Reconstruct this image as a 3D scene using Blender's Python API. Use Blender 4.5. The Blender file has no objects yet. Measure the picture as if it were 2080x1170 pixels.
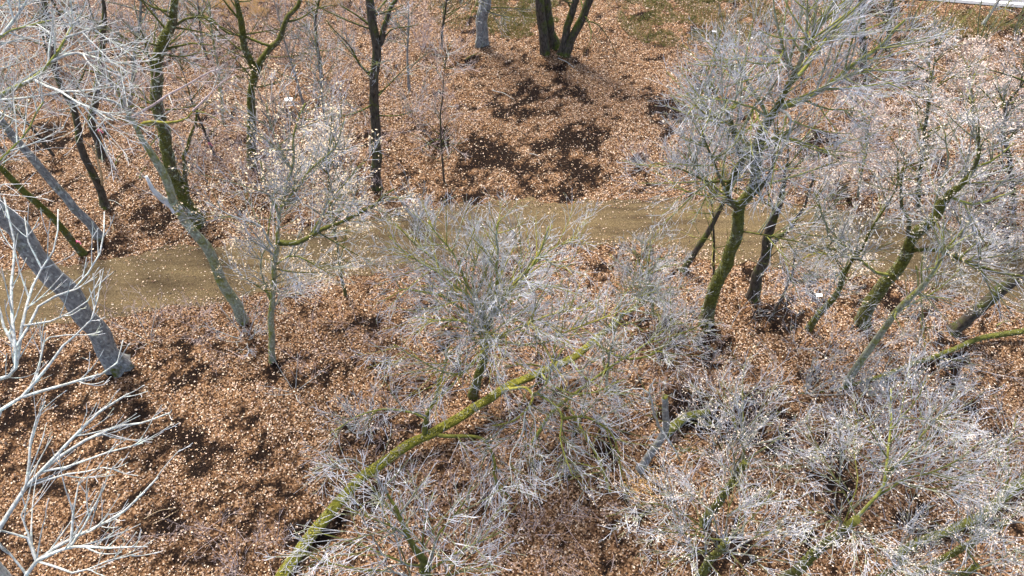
import bpy, math, random
import numpy as np

# ------------------------------------------------------------------ camera, light, exposure
scene = bpy.context.scene
C = scene.collection
FOCAL = 1390.0                      # in pixels of the 2080 wide photograph
PITCH = math.radians(52.5)          # below the horizon
CAM = np.array([0.0, 0.0, 20.0])
cd = bpy.data.cameras.new('drone_camera'); cam = bpy.data.objects.new('drone_camera', cd); C.objects.link(cam)
cam.location = CAM; cam.rotation_euler = (math.radians(90) - PITCH, 0, 0)
cd.sensor_width = 36; cd.lens = 36 * FOCAL / 2080; cd.clip_end = 1500; cd.clip_start = 0.1
scene.camera = cam

SUN_EL, SUN_AZ = math.radians(54), math.radians(-28)      # azimuth from +Y, negative = to the left
w = bpy.data.worlds.new("World"); scene.world = w; w.use_nodes = True
wn = w.node_tree; bg = wn.nodes['Background']
sky = wn.nodes.new('ShaderNodeTexSky'); sky.sky_type = 'NISHITA'; sky.sun_disc = False
sky.sun_elevation = SUN_EL; sky.sun_rotation = SUN_AZ; sky.dust_density = 4.0; sky.ozone_density = .4
wn.links.new(sky.outputs[0], bg.inputs[0]); bg.inputs[1].default_value = 0.105
sl = bpy.data.lights.new('sun', 'SUN'); sun = bpy.data.objects.new('sun', sl); C.objects.link(sun)
sl.energy = 1.5; sl.angle = math.radians(10); sl.color = (1.0, 0.93, 0.82)
sun.rotation_euler = (math.radians(90) - SUN_EL, 0, 0)
sd = np.array([math.sin(SUN_AZ)*math.cos(SUN_EL), math.cos(SUN_AZ)*math.cos(SUN_EL), math.sin(SUN_EL)])
from mathutils import Vector
sun.rotation_euler = Vector(sd).to_track_quat('Z', 'Y').to_euler()
scene.view_settings.view_transform = 'Standard'; scene.view_settings.look = 'None'
scene.view_settings.gamma = 1; scene.view_settings.use_curve_mapping = False
scene.view_settings.exposure = 1.9

rng = np.random.default_rng(7); random.seed(7)

# ------------------------------------------------------------------ geometry of the view
FW = np.array([0, math.cos(PITCH), -math.sin(PITCH)]); UP = np.array([0, math.sin(PITCH), math.cos(PITCH)]); RT = np.array([1.0, 0, 0])
def ray(px, py):
    return FW + RT*((px-1040)/FOCAL) - UP*((py-585)/FOCAL)
def P(px, py, z=0.0):
    d = ray(px, py); return CAM + d*((z-CAM[2])/d[2])
def PY(px, py, Y):
    d = ray(px, py); return CAM + d*(Y/d[1])

# ------------------------------------------------------------------ noise
def vnoise(x, y, seed=0):
    xi = np.floor(x).astype(np.int64); yi = np.floor(y).astype(np.int64); fx = x-xi; fy = y-yi
    def h(a, b):
        n = (a*374761393 + b*668265263 + seed*1442695041) & 0xffffffff
        n = ((n ^ (n >> 13))*1274126177) & 0xffffffff
        return ((n ^ (n >> 16)) & 0xffff)/65535.0
    u = fx*fx*(3-2*fx); v = fy*fy*(3-2*fy)
    return (h(xi, yi)*(1-u)+h(xi+1, yi)*u)*(1-v) + (h(xi, yi+1)*(1-u)+h(xi+1, yi+1)*u)*v
def fbm(x, y, seed=0, oct=4):
    s = 0; a = 1; t = 0
    for k in range(oct):
        s = s + a*vnoise(x*2**k+17*k, y*2**k+5*k, seed+k); t += a; a *= .55
    return s/t

# ------------------------------------------------------------------ path, road, terrain shape
top_px = [(-260,600),(-80,566),(126,532),(239,521),(325,506),(480,492),(600,468),(700,444),(850,425),(940,412),(1050,408),(1170,408),(1380,402),(1500,405),(1650,420),(1800,438),(1950,462),(2100,492),(2350,540)]
bot_px = [(-260,760),(-80,700),(100,662),(205,648),(325,628),(480,606),(690,566),(793,549),(950,522),(1050,508),(1135,500),(1203,500),(1306,500),(1400,515),(1527,538),(1650,548),(1842,572),(1980,606),(2100,640),(2350,720)]
TW = np.array([P(a, b)[:2] for a, b in top_px]); BW = np.array([P(a, b)[:2] for a, b in bot_px])
def path_edges(x):
    return np.interp(x, TW[:, 0], TW[:, 1]), np.interp(x, BW[:, 0], BW[:, 1])
def road_near(x): return 34.9 - 0.158*(x-21.8)
def hgt(x, y):
    t, b = path_edges(x)
    d = np.maximum(0, np.maximum(y-t, b-y)-0.35)
    k = np.clip(d/2.5, 0, 1); k = k*k*(3-2*k)
    h = k*(0.5*(fbm(x*.28, y*.28, 3, 3)-.42) + 0.12*(fbm(x*1.6, y*1.6, 9, 2)-.4))
    h = h + np.clip((y-t-.4)/3.5, 0, 1)*0.22
    dr = road_near(x)-y
    kr = np.clip((dr-.6)/4, 0, 1); kr = kr*kr*(3-2*kr)
    return h*kr + (1-kr)*0.3
def ground(x, y): return float(hgt(np.array([x]), np.array([y]))[0])

# bare dark soil and painted trunk shadows: pixel centre and radii
bare_shade_px = [(100,950,70,50),(420,930,70,40),(330,870,50,40),(640,1080,50,40),(420,1130,60,30),(540,930,50,30),(1040,215,55,48),(1128,178,26,26),(1176,205,14,24),(1110,360,105,40),(985,325,65,55),(1180,285,55,30),(1060,395,60,16),
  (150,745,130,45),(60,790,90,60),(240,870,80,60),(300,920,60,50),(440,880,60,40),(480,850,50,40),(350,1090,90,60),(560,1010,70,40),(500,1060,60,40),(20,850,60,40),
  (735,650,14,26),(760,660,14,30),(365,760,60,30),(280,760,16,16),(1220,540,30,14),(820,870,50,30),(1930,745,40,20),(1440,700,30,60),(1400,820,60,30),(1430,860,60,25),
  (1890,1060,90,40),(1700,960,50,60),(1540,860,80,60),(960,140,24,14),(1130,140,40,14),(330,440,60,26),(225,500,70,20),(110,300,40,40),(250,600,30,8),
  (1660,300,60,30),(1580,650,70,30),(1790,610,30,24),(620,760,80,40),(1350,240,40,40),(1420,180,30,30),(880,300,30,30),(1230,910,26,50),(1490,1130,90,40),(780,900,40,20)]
def bare(x, y):  # mask of bare soil, with trunk shadows painted into it
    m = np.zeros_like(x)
    for px, py, rx, ry in bare_shade_px:
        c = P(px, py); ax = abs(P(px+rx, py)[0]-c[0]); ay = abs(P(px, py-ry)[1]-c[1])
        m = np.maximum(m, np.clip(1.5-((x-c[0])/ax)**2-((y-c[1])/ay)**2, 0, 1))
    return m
def litter(x, y):      # 0 bare soil and painted shadow .. 1 fully covered
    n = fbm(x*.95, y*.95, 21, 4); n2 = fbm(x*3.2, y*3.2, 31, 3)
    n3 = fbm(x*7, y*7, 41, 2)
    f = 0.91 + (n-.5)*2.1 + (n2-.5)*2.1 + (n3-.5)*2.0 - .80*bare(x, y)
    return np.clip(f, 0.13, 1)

# ------------------------------------------------------------------ object helpers
def link(name, me, mat, parent=None, loc=None):
    o = bpy.data.objects.new(name, me); C.objects.link(o)
    if mat is not None and not me.materials: me.materials.append(mat)
    if parent is not None: o.parent = parent
    if loc is not None: o.location = loc
    return o
def tag(o, label=None, cat=None, group=None, kind=None):
    if label: o['label'] = label
    if cat: o['category'] = cat
    if group: o['group'] = group
    if kind: o['kind'] = kind
    return o
def npmesh(name, V, F, smooth=True):
    V = np.ascontiguousarray(V, dtype=np.float32); F = np.ascontiguousarray(F, dtype=np.int32)
    me = bpy.data.meshes.new(name); n, k = F.shape
    me.vertices.add(len(V)); me.vertices.foreach_set('co', V.ravel())
    me.loops.add(n*k); me.loops.foreach_set('vertex_index', F.ravel())
    me.polygons.add(n); me.polygons.foreach_set('loop_start', np.arange(0, n*k, k, dtype=np.int32))
    me.polygons.foreach_set('use_smooth', np.full(n, smooth))
    me.update(calc_edges=True); return me
def addcol(me, name, col):
    a = me.color_attributes.new(name, 'FLOAT_COLOR', 'POINT')
    c = np.ones((len(col), 4), dtype=np.float32); c[:, :3] = col
    a.data.foreach_set('color', c.ravel())

# tubes for a batch of polylines: pts (N,K,3), rad (N,K)
def frames(pts):
    t = np.gradient(pts, axis=1); t /= np.linalg.norm(t, axis=2, keepdims=True)+1e-9
    ref = np.tile(np.array([0.31, 0.2, 0.93]), (pts.shape[0], 1))
    al = np.abs((t.mean(1)*ref).sum(1)) > .8; ref[al] = np.array([0.9, -0.4, 0.1])
    ref = ref[:, None, :]
    a = np.cross(t, ref); a /= np.linalg.norm(a, axis=2, keepdims=True)+1e-9
    b = np.cross(t, a); return t, a, b
def tubes(pts, rad, S, rough=0.0, cap=False, fl=None):
    N, K, _ = pts.shape
    t, a, b = frames(pts)
    th = np.arange(S)/S*2*np.pi
    r = rad[:, :, None]*np.ones(S)
    if fl is not None: r = r*(1+fl[None, :, None]*(.75+.75*np.sin(th*(5 if S > 10 else 3)+rng.random()*6)))
    if rough > 0:
        r = r*(1+rough*(rng.random((N, K, S))-.5)*1.3 + rough*0.8*np.sin(th*3+rng.random((N, 1, 1))*6))
    V = pts[:, :, None, :] + a[:, :, None, :]*(np.cos(th)*r)[..., None] + b[:, :, None, :]*(np.sin(th)*r)[..., None]
    base = (np.arange(N)*K*S)[:, None, None]; kk = (np.arange(K-1)*S)[None, :, None]; s = np.arange(S)[None, None, :]; s2 = (s+1) % S
    F = np.stack(np.broadcast_arrays(base+kk+s, base+kk+s2, base+kk+S+s2, base+kk+S+s), -1).reshape(-1, 4)
    V = V.reshape(-1, 3)
    if cap:
        tip = np.arange(N)*K*S+(K-1)*S
        if S == 4: F = np.vstack([F, np.stack([tip, tip+1, tip+2, tip+3], -1)])
        else:
            c0 = len(V); V = np.vstack([V, pts[:, -1]+t[:, -1]*rad[:, -1:]*.3])
            ce = (c0+np.arange(N))[:, None]; i = np.arange(S)[None]; j = (i+1) % S
            F = np.vstack([F, np.stack(np.broadcast_arrays(tip[:, None]+i, tip[:, None]+j, ce, ce), -1).reshape(-1, 4)])
    return V, F
def fix_degenerate(F):      # quads whose last two indices agree become a separate triangle list
    return F
def join(parts):
    Vs, Fs, n = [], [], 0
    for V, F in parts:
        Vs.append(V); Fs.append(F+n); n += len(V)
    return np.vstack(Vs), np.vstack(Fs)
def spline(pts, step):
    pts = np.asarray(pts, float)
    keep = [0]+[i for i in range(1, len(pts)) if np.linalg.norm(pts[i]-pts[i-1]) > 1e-4]; pts = pts[keep]
    if len(pts) < 2: pts = np.vstack([pts, pts+[0, 0, .1]])
    L = np.r_[0, np.cumsum(np.linalg.norm(np.diff(pts, axis=0), axis=1))]
    n = max(3, int(L[-1]/step)+1); q = np.linspace(0, L[-1], n)
    m = np.gradient(pts, L, axis=0) if len(pts) > 2 else np.tile((pts[1]-pts[0])/L[-1], (2, 1))
    i = np.clip(np.searchsorted(L, q, 'right')-1, 0, len(pts)-2); h = L[i+1]-L[i]; u = ((q-L[i])/h)[:, None]; h = h[:, None]
    return (2*u**3-3*u**2+1)*pts[i]+(u**3-2*u**2+u)*h*m[i]+(-2*u**3+3*u**2)*pts[i+1]+(u**3-u**2)*h*m[i+1]

def wobble(p, amp):
    n = len(p); o = rng.normal(0, 1, (n, 3)); k = np.array([.25, .5, .25])
    for c in range(3): o[:, c] = np.convolve(o[:, c], k, 'same')
    o[0] = 0; o[-1] = 0
    return p+o*amp

# children of a batch of polylines
def spawn(pts, rad, n_each, length, ang, up, K, t0=.15, curl=.14, rmin=.006, rk=.5, taper=.35, falloff=.6):
    N, Kp, _ = pts.shape
    idx = np.repeat(np.arange(N), n_each); M = len(idx)
    if M == 0: return np.zeros((0, K, 3)), np.zeros((0, K))
    t = t0+(1-t0)*rng.random(M)**.85
    f = t*(Kp-1); i = np.minimum(f.astype(int), Kp-2); u = (f-i)[:, None]
    p = pts[idx, i]*(1-u)+pts[idx, i+1]*u
    tg = pts[idx, i+1]-pts[idx, i]; tg /= np.linalg.norm(tg, axis=1, keepdims=True)+1e-9
    r = (rad[idx, i]*(1-u[:, 0])+rad[idx, i+1]*u[:, 0])
    rv = rng.normal(0, 1, (M, 3)); rv -= (rv*tg).sum(1, keepdims=True)*tg; rv /= np.linalg.norm(rv, axis=1, keepdims=True)+1e-9
    a = np.radians(ang[0]+(ang[1]-ang[0])*rng.random(M))[:, None]
    d = tg*np.cos(a)+rv*np.sin(a)
    Lp = np.linalg.norm(np.diff(pts, axis=1), axis=2).sum(1)[idx]
    L = (length*Lp if length < 0.999 else np.full(M, length-1))*(1-falloff*t)*(.6+.8*rng.random(M))
    upv = np.array([0, 0, up]) if np.isscalar(up) else np.array(up)
    q = np.zeros((M, K, 3)); q[:, 0] = p; cd_ = rng.normal(0, 1, (M, 3))*curl
    for k in range(1, K):
        d = d+(cd_+rng.normal(0, .12, (M, 3)))/(K-1); d = d+upv/(K-1)
        d /= np.linalg.norm(d, axis=1, keepdims=True)
        q[:, k] = q[:, k-1]+d*(L/(K-1))[:, None]
    r0 = np.maximum(np.minimum(r*rk, L*.014), rmin)
    R = r0[:, None]*np.linspace(1, taper, K)[None]; R = np.maximum(R, rmin*.62)
    low = q[:, :, 2] < .03; q[:, :, 2][low] = .03
    return q, R

# ------------------------------------------------------------------ materials
def newmat(name):
    m = bpy.data.materials.new(name); m.use_nodes = True; nt = m.node_tree
    return m, nt, nt.nodes['Principled BSDF']
def N(nt, t, **kw):
    n = nt.nodes.new(t)
    for k, v in kw.items():
        if k in n.inputs.keys(): n.inputs[k].default_value = v
        else: setattr(n, k, v)
    return n
def ramp(nt, stops):
    r = nt.nodes.new('ShaderNodeValToRGB'); e = r.color_ramp.elements
    while len(e) < len(stops): e.new(.5)
    for i, (p, c) in enumerate(stops): e[i].position = p; e[i].color = (*c, 1)
    return r
def bark(name, dark, light, moss=None, moss_amt=0.0, lichen=None, scale=6.0, bump=.5, rough=.9, up=.35):
    m, nt, b = newmat(name); L = nt.links.new
    tc = N(nt, 'ShaderNodeTexCoord'); mp = N(nt, 'ShaderNodeMapping'); mp.inputs['Scale'].default_value = (1, 1, .35)
    L(tc.outputs['Object'], mp.inputs[0])
    n1 = N(nt, 'ShaderNodeTexNoise', Scale=scale*2.2, Detail=6.0, Roughness=.65); L(mp.outputs[0], n1.inputs['Vector'])
    r1 = ramp(nt, [(.33, dark), (.68, light)]); L(n1.outputs[0], r1.inputs[0]); col = r1.outputs[0]
    if lichen:
        n3 = N(nt, 'ShaderNodeTexNoise', Scale=scale*1.3, Detail=3.0); L(tc.outputs['Object'], n3.inputs['Vector'])
        r3 = ramp(nt, [(.56, (0, 0, 0)), (.62, (1, 1, 1))]); L(n3.outputs[0], r3.inputs[0])
        mx = N(nt, 'ShaderNodeMixRGB'); L(r3.outputs[0], mx.inputs[0]); L(col, mx.inputs[1]); mx.inputs[2].default_value = (*lichen, 1); col = mx.outputs[0]
    if moss:
        n2 = N(nt, 'ShaderNodeTexNoise', Scale=1.4, Detail=5.0, Roughness=.7); L(tc.outputs['Object'], n2.inputs['Vector'])
        g = N(nt, 'ShaderNodeNewGeometry'); sx = N(nt, 'ShaderNodeSeparateXYZ'); L(g.outputs['Normal'], sx.inputs[0])
        ma = N(nt, 'ShaderNodeMath', operation='MULTIPLY_ADD'); L(sx.outputs[2], ma.inputs[0]); ma.inputs[1].default_value = up; L(n2.outputs[0], ma.inputs[2])
        r2 = ramp(nt, [(.62-moss_amt*.45, (0, 0, 0)), (.74-moss_amt*.4, (1, 1, 1))]); L(ma.outputs[0], r2.inputs[0])
        n4 = N(nt, 'ShaderNodeTexNoise', Scale=9.0, Detail=4.0); L(tc.outputs['Object'], n4.inputs['Vector'])
        rm = ramp(nt, [(.35, tuple(c*.45 for c in moss)), (.65, moss)]); L(n4.outputs[0], rm.inputs[0])
        mx = N(nt, 'ShaderNodeMixRGB'); L(r2.outputs[0], mx.inputs[0]); L(col, mx.inputs[1]); L(rm.outputs[0], mx.inputs[2]); col = mx.outputs[0]
    L(col, b.inputs['Base Color']); b.inputs['Roughness'].default_value = rough
    b.inputs['Specular IOR Level'].default_value = .25
    bp = N(nt, 'ShaderNodeBump', Strength=bump, Distance=.04); L(n1.outputs[0], bp.inputs['Height']); L(bp.outputs[0], b.inputs['Normal'])
    return m
MOSS = (.115, .118, .020); LICH = (.36, .42, .32); YEL = (.30, .28, .05)
M = {
 'grey': bark('grey_bark', (.10,.10,.10), (.32,.32,.31), MOSS, .05, (.36,.38,.35)),
 'dark': bark('dark_bark', (.022,.018,.014), (.12,.10,.08), (.10,.12,.02), .25),
 'mossy': bark('mossy_bark', (.035,.03,.018), (.17,.16,.10), MOSS, .5, LICH),
 'log': bark('moss_covered_bark', (.05,.04,.025), (.26,.24,.18), (.17,.165,.018), .40, (.32,.31,.24), up=.55, bump=1.0),
 'pale': bark('pale_bark', (.20,.20,.19), (.50,.50,.48), None, 0, (.45,.50,.42), scale=9),
 'white': bark('whitish_bark', (.22,.23,.20), (.60,.61,.59), None, 0, (.55,.62,.55), scale=9, bump=.25),
 'lichen': bark('lichen_bark', (.13,.13,.09), (.36,.37,.29), (.24,.25,.05), .3, LICH, scale=8),
 'yellow': bark('yellow_lichen_bark', (.10,.10,.06), (.30,.30,.22), YEL, .32, LICH, scale=8),
 'branch': bark('grey_branch_bark', (.17,.17,.16), (.44,.45,.44), MOSS, .12, (.36,.38,.30), scale=8),
 'tan': bark('weathered_wood', (.30,.20,.10), (.62,.48,.30), None, 0, None, scale=9),
 'twig_blue': bark('blue_grey_twigs', (.30,.30,.30), (.66,.68,.76), None, 0, (.38,.40,.26), scale=3, bump=0),
 'twig_white': bark('whitish_twigs', (.34,.34,.33), (.64,.65,.66), None, 0, (.44,.46,.36), scale=3, bump=0),
 'twig_pink': bark('pinkish_grey_twigs', (.28,.21,.19), (.62,.52,.52), None, 0, None, scale=3, bump=0),
 'twig_olive': bark('olive_twigs', (.18,.20,.10), (.44,.48,.32), YEL, .2, LICH, scale=3, bump=0),
 'twig_dark': bark('dark_twigs', (.06,.05,.045), (.24,.22,.20), None, 0, None, scale=3, bump=0),
}
def leafmat(name, bright=1.0):
    m, nt, b = newmat(name); a = N(nt, 'ShaderNodeAttribute'); a.attribute_name = 'tone'
    nt.links.new(a.outputs['Color'], b.inputs['Base Color']); b.inputs['Roughness'].default_value = .6
    b.inputs['Specular IOR Level'].default_value = .35
    return m
M['leaf'] = leafmat('dry_leaf')

def ground_mat():
    m, nt, b = newmat('soil_and_litter'); L = nt.links.new
    tc = N(nt, 'ShaderNodeTexCoord')
    v = N(nt, 'ShaderNodeTexVoronoi', Scale=21.0); L(tc.outputs['Object'], v.inputs['Vector'])
    rr = ramp(nt, [(.0, (.014,.008,.005)), (.3, (.06,.030,.015)), (.65, (.17,.09,.042)), (1, (.38,.24,.14))])
    sx = N(nt, 'ShaderNodeSeparateColor'); L(v.outputs['Color'], sx.inputs[0]); L(sx.outputs[0], rr.inputs[0])
    b.inputs['Specular IOR Level'].default_value = .08
    n = N(nt, 'ShaderNodeTexNoise', Scale=16.0, Detail=8.0, Roughness=.8); L(tc.outputs['Object'], n.inputs['Vector'])
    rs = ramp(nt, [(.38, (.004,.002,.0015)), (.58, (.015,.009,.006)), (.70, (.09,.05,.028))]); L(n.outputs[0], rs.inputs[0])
    at = N(nt, 'ShaderNodeAttribute'); at.attribute_name = 'litter'  # low values turn to dark soil colour, painted trunk shadows included
    n2 = N(nt, 'ShaderNodeTexNoise', Scale=9.0, Detail=4.0, Roughness=.7); L(tc.outputs['Object'], n2.inputs['Vector'])
    ad = N(nt, 'ShaderNodeMath', operation='MULTIPLY_ADD'); L(n2.outputs[0], ad.inputs[0]); ad.inputs[1].default_value = 1.2; L(at.outputs['Fac'], ad.inputs[2])
    rf = ramp(nt, [(.50, (0,0,0)), (.82, (1,1,1))]); 
    sb = N(nt, 'ShaderNodeMath', operation='MULTIPLY'); L(ad.outputs[0], sb.inputs[0]); sb.inputs[1].default_value = .62; L(sb.outputs[0], rf.inputs[0])
    mx = N(nt, 'ShaderNodeMixRGB'); L(rf.outputs[0], mx.inputs[0]); L(rs.outputs[0], mx.inputs[1]); L(rr.outputs[0], mx.inputs[2])
    L(mx.outputs[0], b.inputs['Base Color']); b.inputs['Roughness'].default_value = .95
    bp = N(nt, 'ShaderNodeBump', Strength=.9, Distance=.05); L(n.outputs[0], bp.inputs['Height']); L(bp.outputs[0], b.inputs['Normal'])
    return m
def path_mat():
    m, nt, b = newmat('trodden_gravel_earth'); L = nt.links.new
    tc = N(nt, 'ShaderNodeTexCoord')
    n1 = N(nt, 'ShaderNodeTexNoise', Scale=30.0, Detail=8.0, Roughness=.8); L(tc.outputs['Object'], n1.inputs['Vector'])
    mp = N(nt, 'ShaderNodeMapping'); mp.inputs['Scale'].default_value = (.3, 2.6, 1); L(tc.outputs['Object'], mp.inputs[0])
    n2 = N(nt, 'ShaderNodeTexNoise', Scale=.9, Detail=6.0, Roughness=.6); L(mp.outputs[0], n2.inputs['Vector'])
    r1 = ramp(nt, [(.32, (.038,.027,.014)), (.5, (.105,.075,.040)), (.68, (.27,.215,.135))]); L(n1.outputs[0], r1.inputs[0])
    r2 = ramp(nt, [(.3, (.52,.50,.48)), (.5, (.95,.95,.9)), (.7, (1.2,1.2,1.05))]); L(n2.outputs[0], r2.inputs[0])
    mx = N(nt, 'ShaderNodeMixRGB', blend_type='MULTIPLY'); mx.inputs[0].default_value = 1; L(r1.outputs[0], mx.inputs[1]); L(r2.outputs[0], mx.inputs[2])
    L(mx.outputs[0], b.inputs['Base Color']); b.inputs['Roughness'].default_value = .95; b.inputs['Specular IOR Level'].default_value = .1
    bp = N(nt, 'ShaderNodeBump', Strength=.9, Distance=.02); L(n1.outputs[0], bp.inputs['Height']); L(bp.outputs[0], b.inputs['Normal'])
    return m
def plain(name, c, r=.8, noise=0.15, sc=20.0):
    m, nt, b = newmat(name); L = nt.links.new
    n = N(nt, 'ShaderNodeTexNoise', Scale=sc, Detail=5.0); tc = N(nt, 'ShaderNodeTexCoord'); L(tc.outputs['Object'], n.inputs['Vector'])
    rr = ramp(nt, [(.3, tuple(x*(1-noise) for x in c)), (.7, tuple(min(1, x*(1+noise)) for x in c))]); L(n.outputs[0], rr.inputs[0])
    L(rr.outputs[0], b.inputs['Base Color']); b.inputs['Roughness'].default_value = r
    return m
M['asphalt'] = plain('asphalt', (.16,.16,.17), .9, .3, 40); M['paint'] = plain('road_paint', (.78,.78,.77), .7, .08)
M['paper'] = plain('white_paper', (.8,.82,.84), .6, .05); M['pink'] = plain('pink_ribbon', (.75,.12,.28), .5, .1)
M['fresh'] = plain('fresh_split_wood', (.62,.36,.13), .8, .3, 12)

# ------------------------------------------------------------------ ground, path, road
xs = np.unique(np.r_[np.linspace(-300, -40, 14), np.arange(-40, 40.01, .28), np.linspace(40, 300, 14)])
ys = np.unique(np.r_[np.linspace(-120, -2, 10), np.arange(-2, 46.01, .28), np.linspace(46, 400, 16)])
X, Yg = np.meshgrid(xs, ys); Z = hgt(X, Yg); V = np.stack([X, Yg, Z], -1).reshape(-1, 3)
nx = len(xs); i, j = np.meshgrid(np.arange(nx-1), np.arange(len(ys)-1)); q = (j*nx+i).ravel()
me = npmesh('ground', V, np.stack([q, q+1, q+nx+1, q+nx], -1))
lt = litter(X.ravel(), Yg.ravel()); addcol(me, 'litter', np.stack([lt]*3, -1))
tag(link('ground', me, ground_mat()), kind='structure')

px_ = np.arange(TW[0, 0]+.5, TW[-1, 0]-.5, .2); T_, B_ = path_edges(px_)
T_ = T_+(fbm(px_*1.3, px_*0+3, 5, 4)-.5)*.8; B_ = B_+(fbm(px_*1.3, px_*0+9, 6, 4)-.5)*.8
K = 12; s = np.linspace(0, 1, K)
V = np.stack([np.broadcast_to(px_[:, None], (len(px_), K)), B_[:, None]*(1-s)+T_[:, None]*s, 0.008+np.zeros((len(px_), K))], -1)
V[:, 1:-1, 2] += .02*(fbm(V[:, 1:-1, 0]*1.2, V[:, 1:-1, 1]*3, 4)-.0)*np.sin(s[1:-1]*np.pi)
V = V.reshape(-1, 3); i, j = np.meshgrid(np.arange(K-1), np.arange(len(px_)-1)); q = (j*K+i).ravel()
tag(link('path', npmesh('path', V, np.stack([q, q+K, q+K+1, q+1], -1)), path_mat()), kind='structure')

def strip(name, off0, off1, z, mat, x0=-80, x1=110, n=60):
    x = np.linspace(x0, x1, n); a = np.stack([x, road_near(x)+off0, np.full(n, z)], -1); b = np.stack([x, road_near(x)+off1, np.full(n, z)], -1)
    V = np.stack([a, b], 1).reshape(-1, 3); q = np.arange(n-1)*2
    return npmesh(name, V, np.stack([q, q+2, q+3, q+1], -1)), mat
ro = tag(link('road', *strip('road', -.35, 7.2, .34, M['asphalt'])), kind='structure')
link('edge_line', *strip('edge_line', -.05, .16, .344, M['paint']), ro); link('edge_line', *strip('edge_line', 6.7, 6.86, .344, M['paint']), ro)
dash = strip('lane_dash', 3.35, 3.47, .344, M['paint'], -1.5, 1.5, 2)[0]; dash.materials.append(M['paint'])
for k in range(-8, 12):
    d = link('lane_dash', dash, None, ro, (k*8, -0.158*k*8, 0))

# ------------------------------------------------------------------ fallen leaves
def leafmesh(name, c, nrm_tilt, size, tone, lift, asp=.62):
    n = len(c)
    az = rng.random(n)*2*np.pi; tl = np.abs(rng.normal(0, nrm_tilt, n)); ta = rng.random(n)*2*np.pi
    nv = np.stack([np.sin(tl)*np.cos(ta), np.sin(tl)*np.sin(ta), np.cos(tl)], -1)
    a = np.stack([np.cos(az), np.sin(az), np.zeros(n)], -1); a -= (a*nv).sum(1, keepdims=True)*nv; a /= np.linalg.norm(a, axis=1, keepdims=True)
    b = np.cross(nv, a); s = size[:, None]; f = (rng.random(n)-.35)[:, None]*.5
    w1 = asp*(.8+.4*rng.random(n))[:, None]
    p0 = c-a*s*.5; p2 = c+a*s*.5; p1 = c+b*s*w1*.5+nv*s*f*.5+a*s*.08; p3 = c-b*s*w1*.5+nv*s*f*.5+a*s*.08
    V = np.stack([p0, p1, p2, p3], 1); V[:, :, 2] += lift[:, None]
    q = (np.arange(n)*4)[:, None]
    F = np.vstack([np.hstack([q, q+1, q+2]), np.hstack([q, q+2, q+3])])
    me = npmesh(name, V.reshape(-1, 3), F, smooth=False); addcol(me, 'tone', np.repeat(tone, 4, axis=0)); return me
PAL = np.array([(.56,.42,.29), (.38,.235,.125), (.23,.12,.06), (.10,.05,.028), (.032,.017,.011), (.68,.57,.43), (.53,.39,.30), (.25,.16,.08)])
def tones(n, x, y):
    wr = np.clip((fbm(x*.14, y*.14, 51, 3)-.5)*4+.5, 0, 1)
    p1 = np.array([.19,.13,.12,.13,.13,.08,.19,.03]); p2 = np.array([.15,.19,.19,.16,.14,.04,.06,.07])
    r = rng.random(n); cdf1 = np.cumsum(p1/p1.sum()); cdf2 = np.cumsum(p2/p2.sum())
    i1 = np.searchsorted(cdf1, r).clip(0, 7); i2 = np.searchsorted(cdf2, r).clip(0, 7)
    i = np.where(rng.random(n) < wr, i1, i2)
    return PAL[i]*(.7+.5*rng.random((n, 1)))
def scatter(n, ymin=1.0, ymax=39):
    y = ymin+(ymax-ymin)*rng.random(n*3)**.8; hw = 13+(y-1)*.78
    x = (rng.random(n*3)*2-1)*32; k = np.abs(x) < hw
    x, y = x[k], y[k]; return x, y
x, y = scatter(1000000)
t, b = path_edges(x); jit = (fbm(x*2.2, y*2.2, 77, 3)-.5)*1.1
inpath = (y < t-.12+jit*.6) & (y > b+.12+jit*.6); dedge = np.minimum(t-y, y-b)
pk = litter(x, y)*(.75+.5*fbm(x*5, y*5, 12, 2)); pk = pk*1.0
pk = np.where(inpath, .03+.07*(fbm(x*.8, y*3, 88, 3) > .56)+.9*np.exp(-np.maximum(dedge, 0)*2.6)*fbm(x*4, y*4, 89, 2), pk); pk = np.where(y > road_near(x)-.5, .01, pk)
pk = np.where((y > 31) & (x > -3), pk*.5, pk)
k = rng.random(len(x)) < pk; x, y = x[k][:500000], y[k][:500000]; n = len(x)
t, b = path_edges(x); onp = (y < t) & (y > b)
z = hgt(x, y); lift = np.where(onp, .03+.01*rng.random(n), .015+.09*rng.random(n)*litter(x, y))
size = .050*(.5+1.1*rng.random(n)**1.3); size = np.where(rng.random(n) < .04, size*1.35, size)
me = leafmesh('fallen_leaves', np.stack([x, y, z], -1), .5, size, tones(n, x, y), lift, .66)
tag(link('fallen_leaves', me, M['leaf']), 'brown and tan fallen leaves carpeting the forest floor', 'leaves', kind='stuff')
print('leaves', n)

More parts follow.
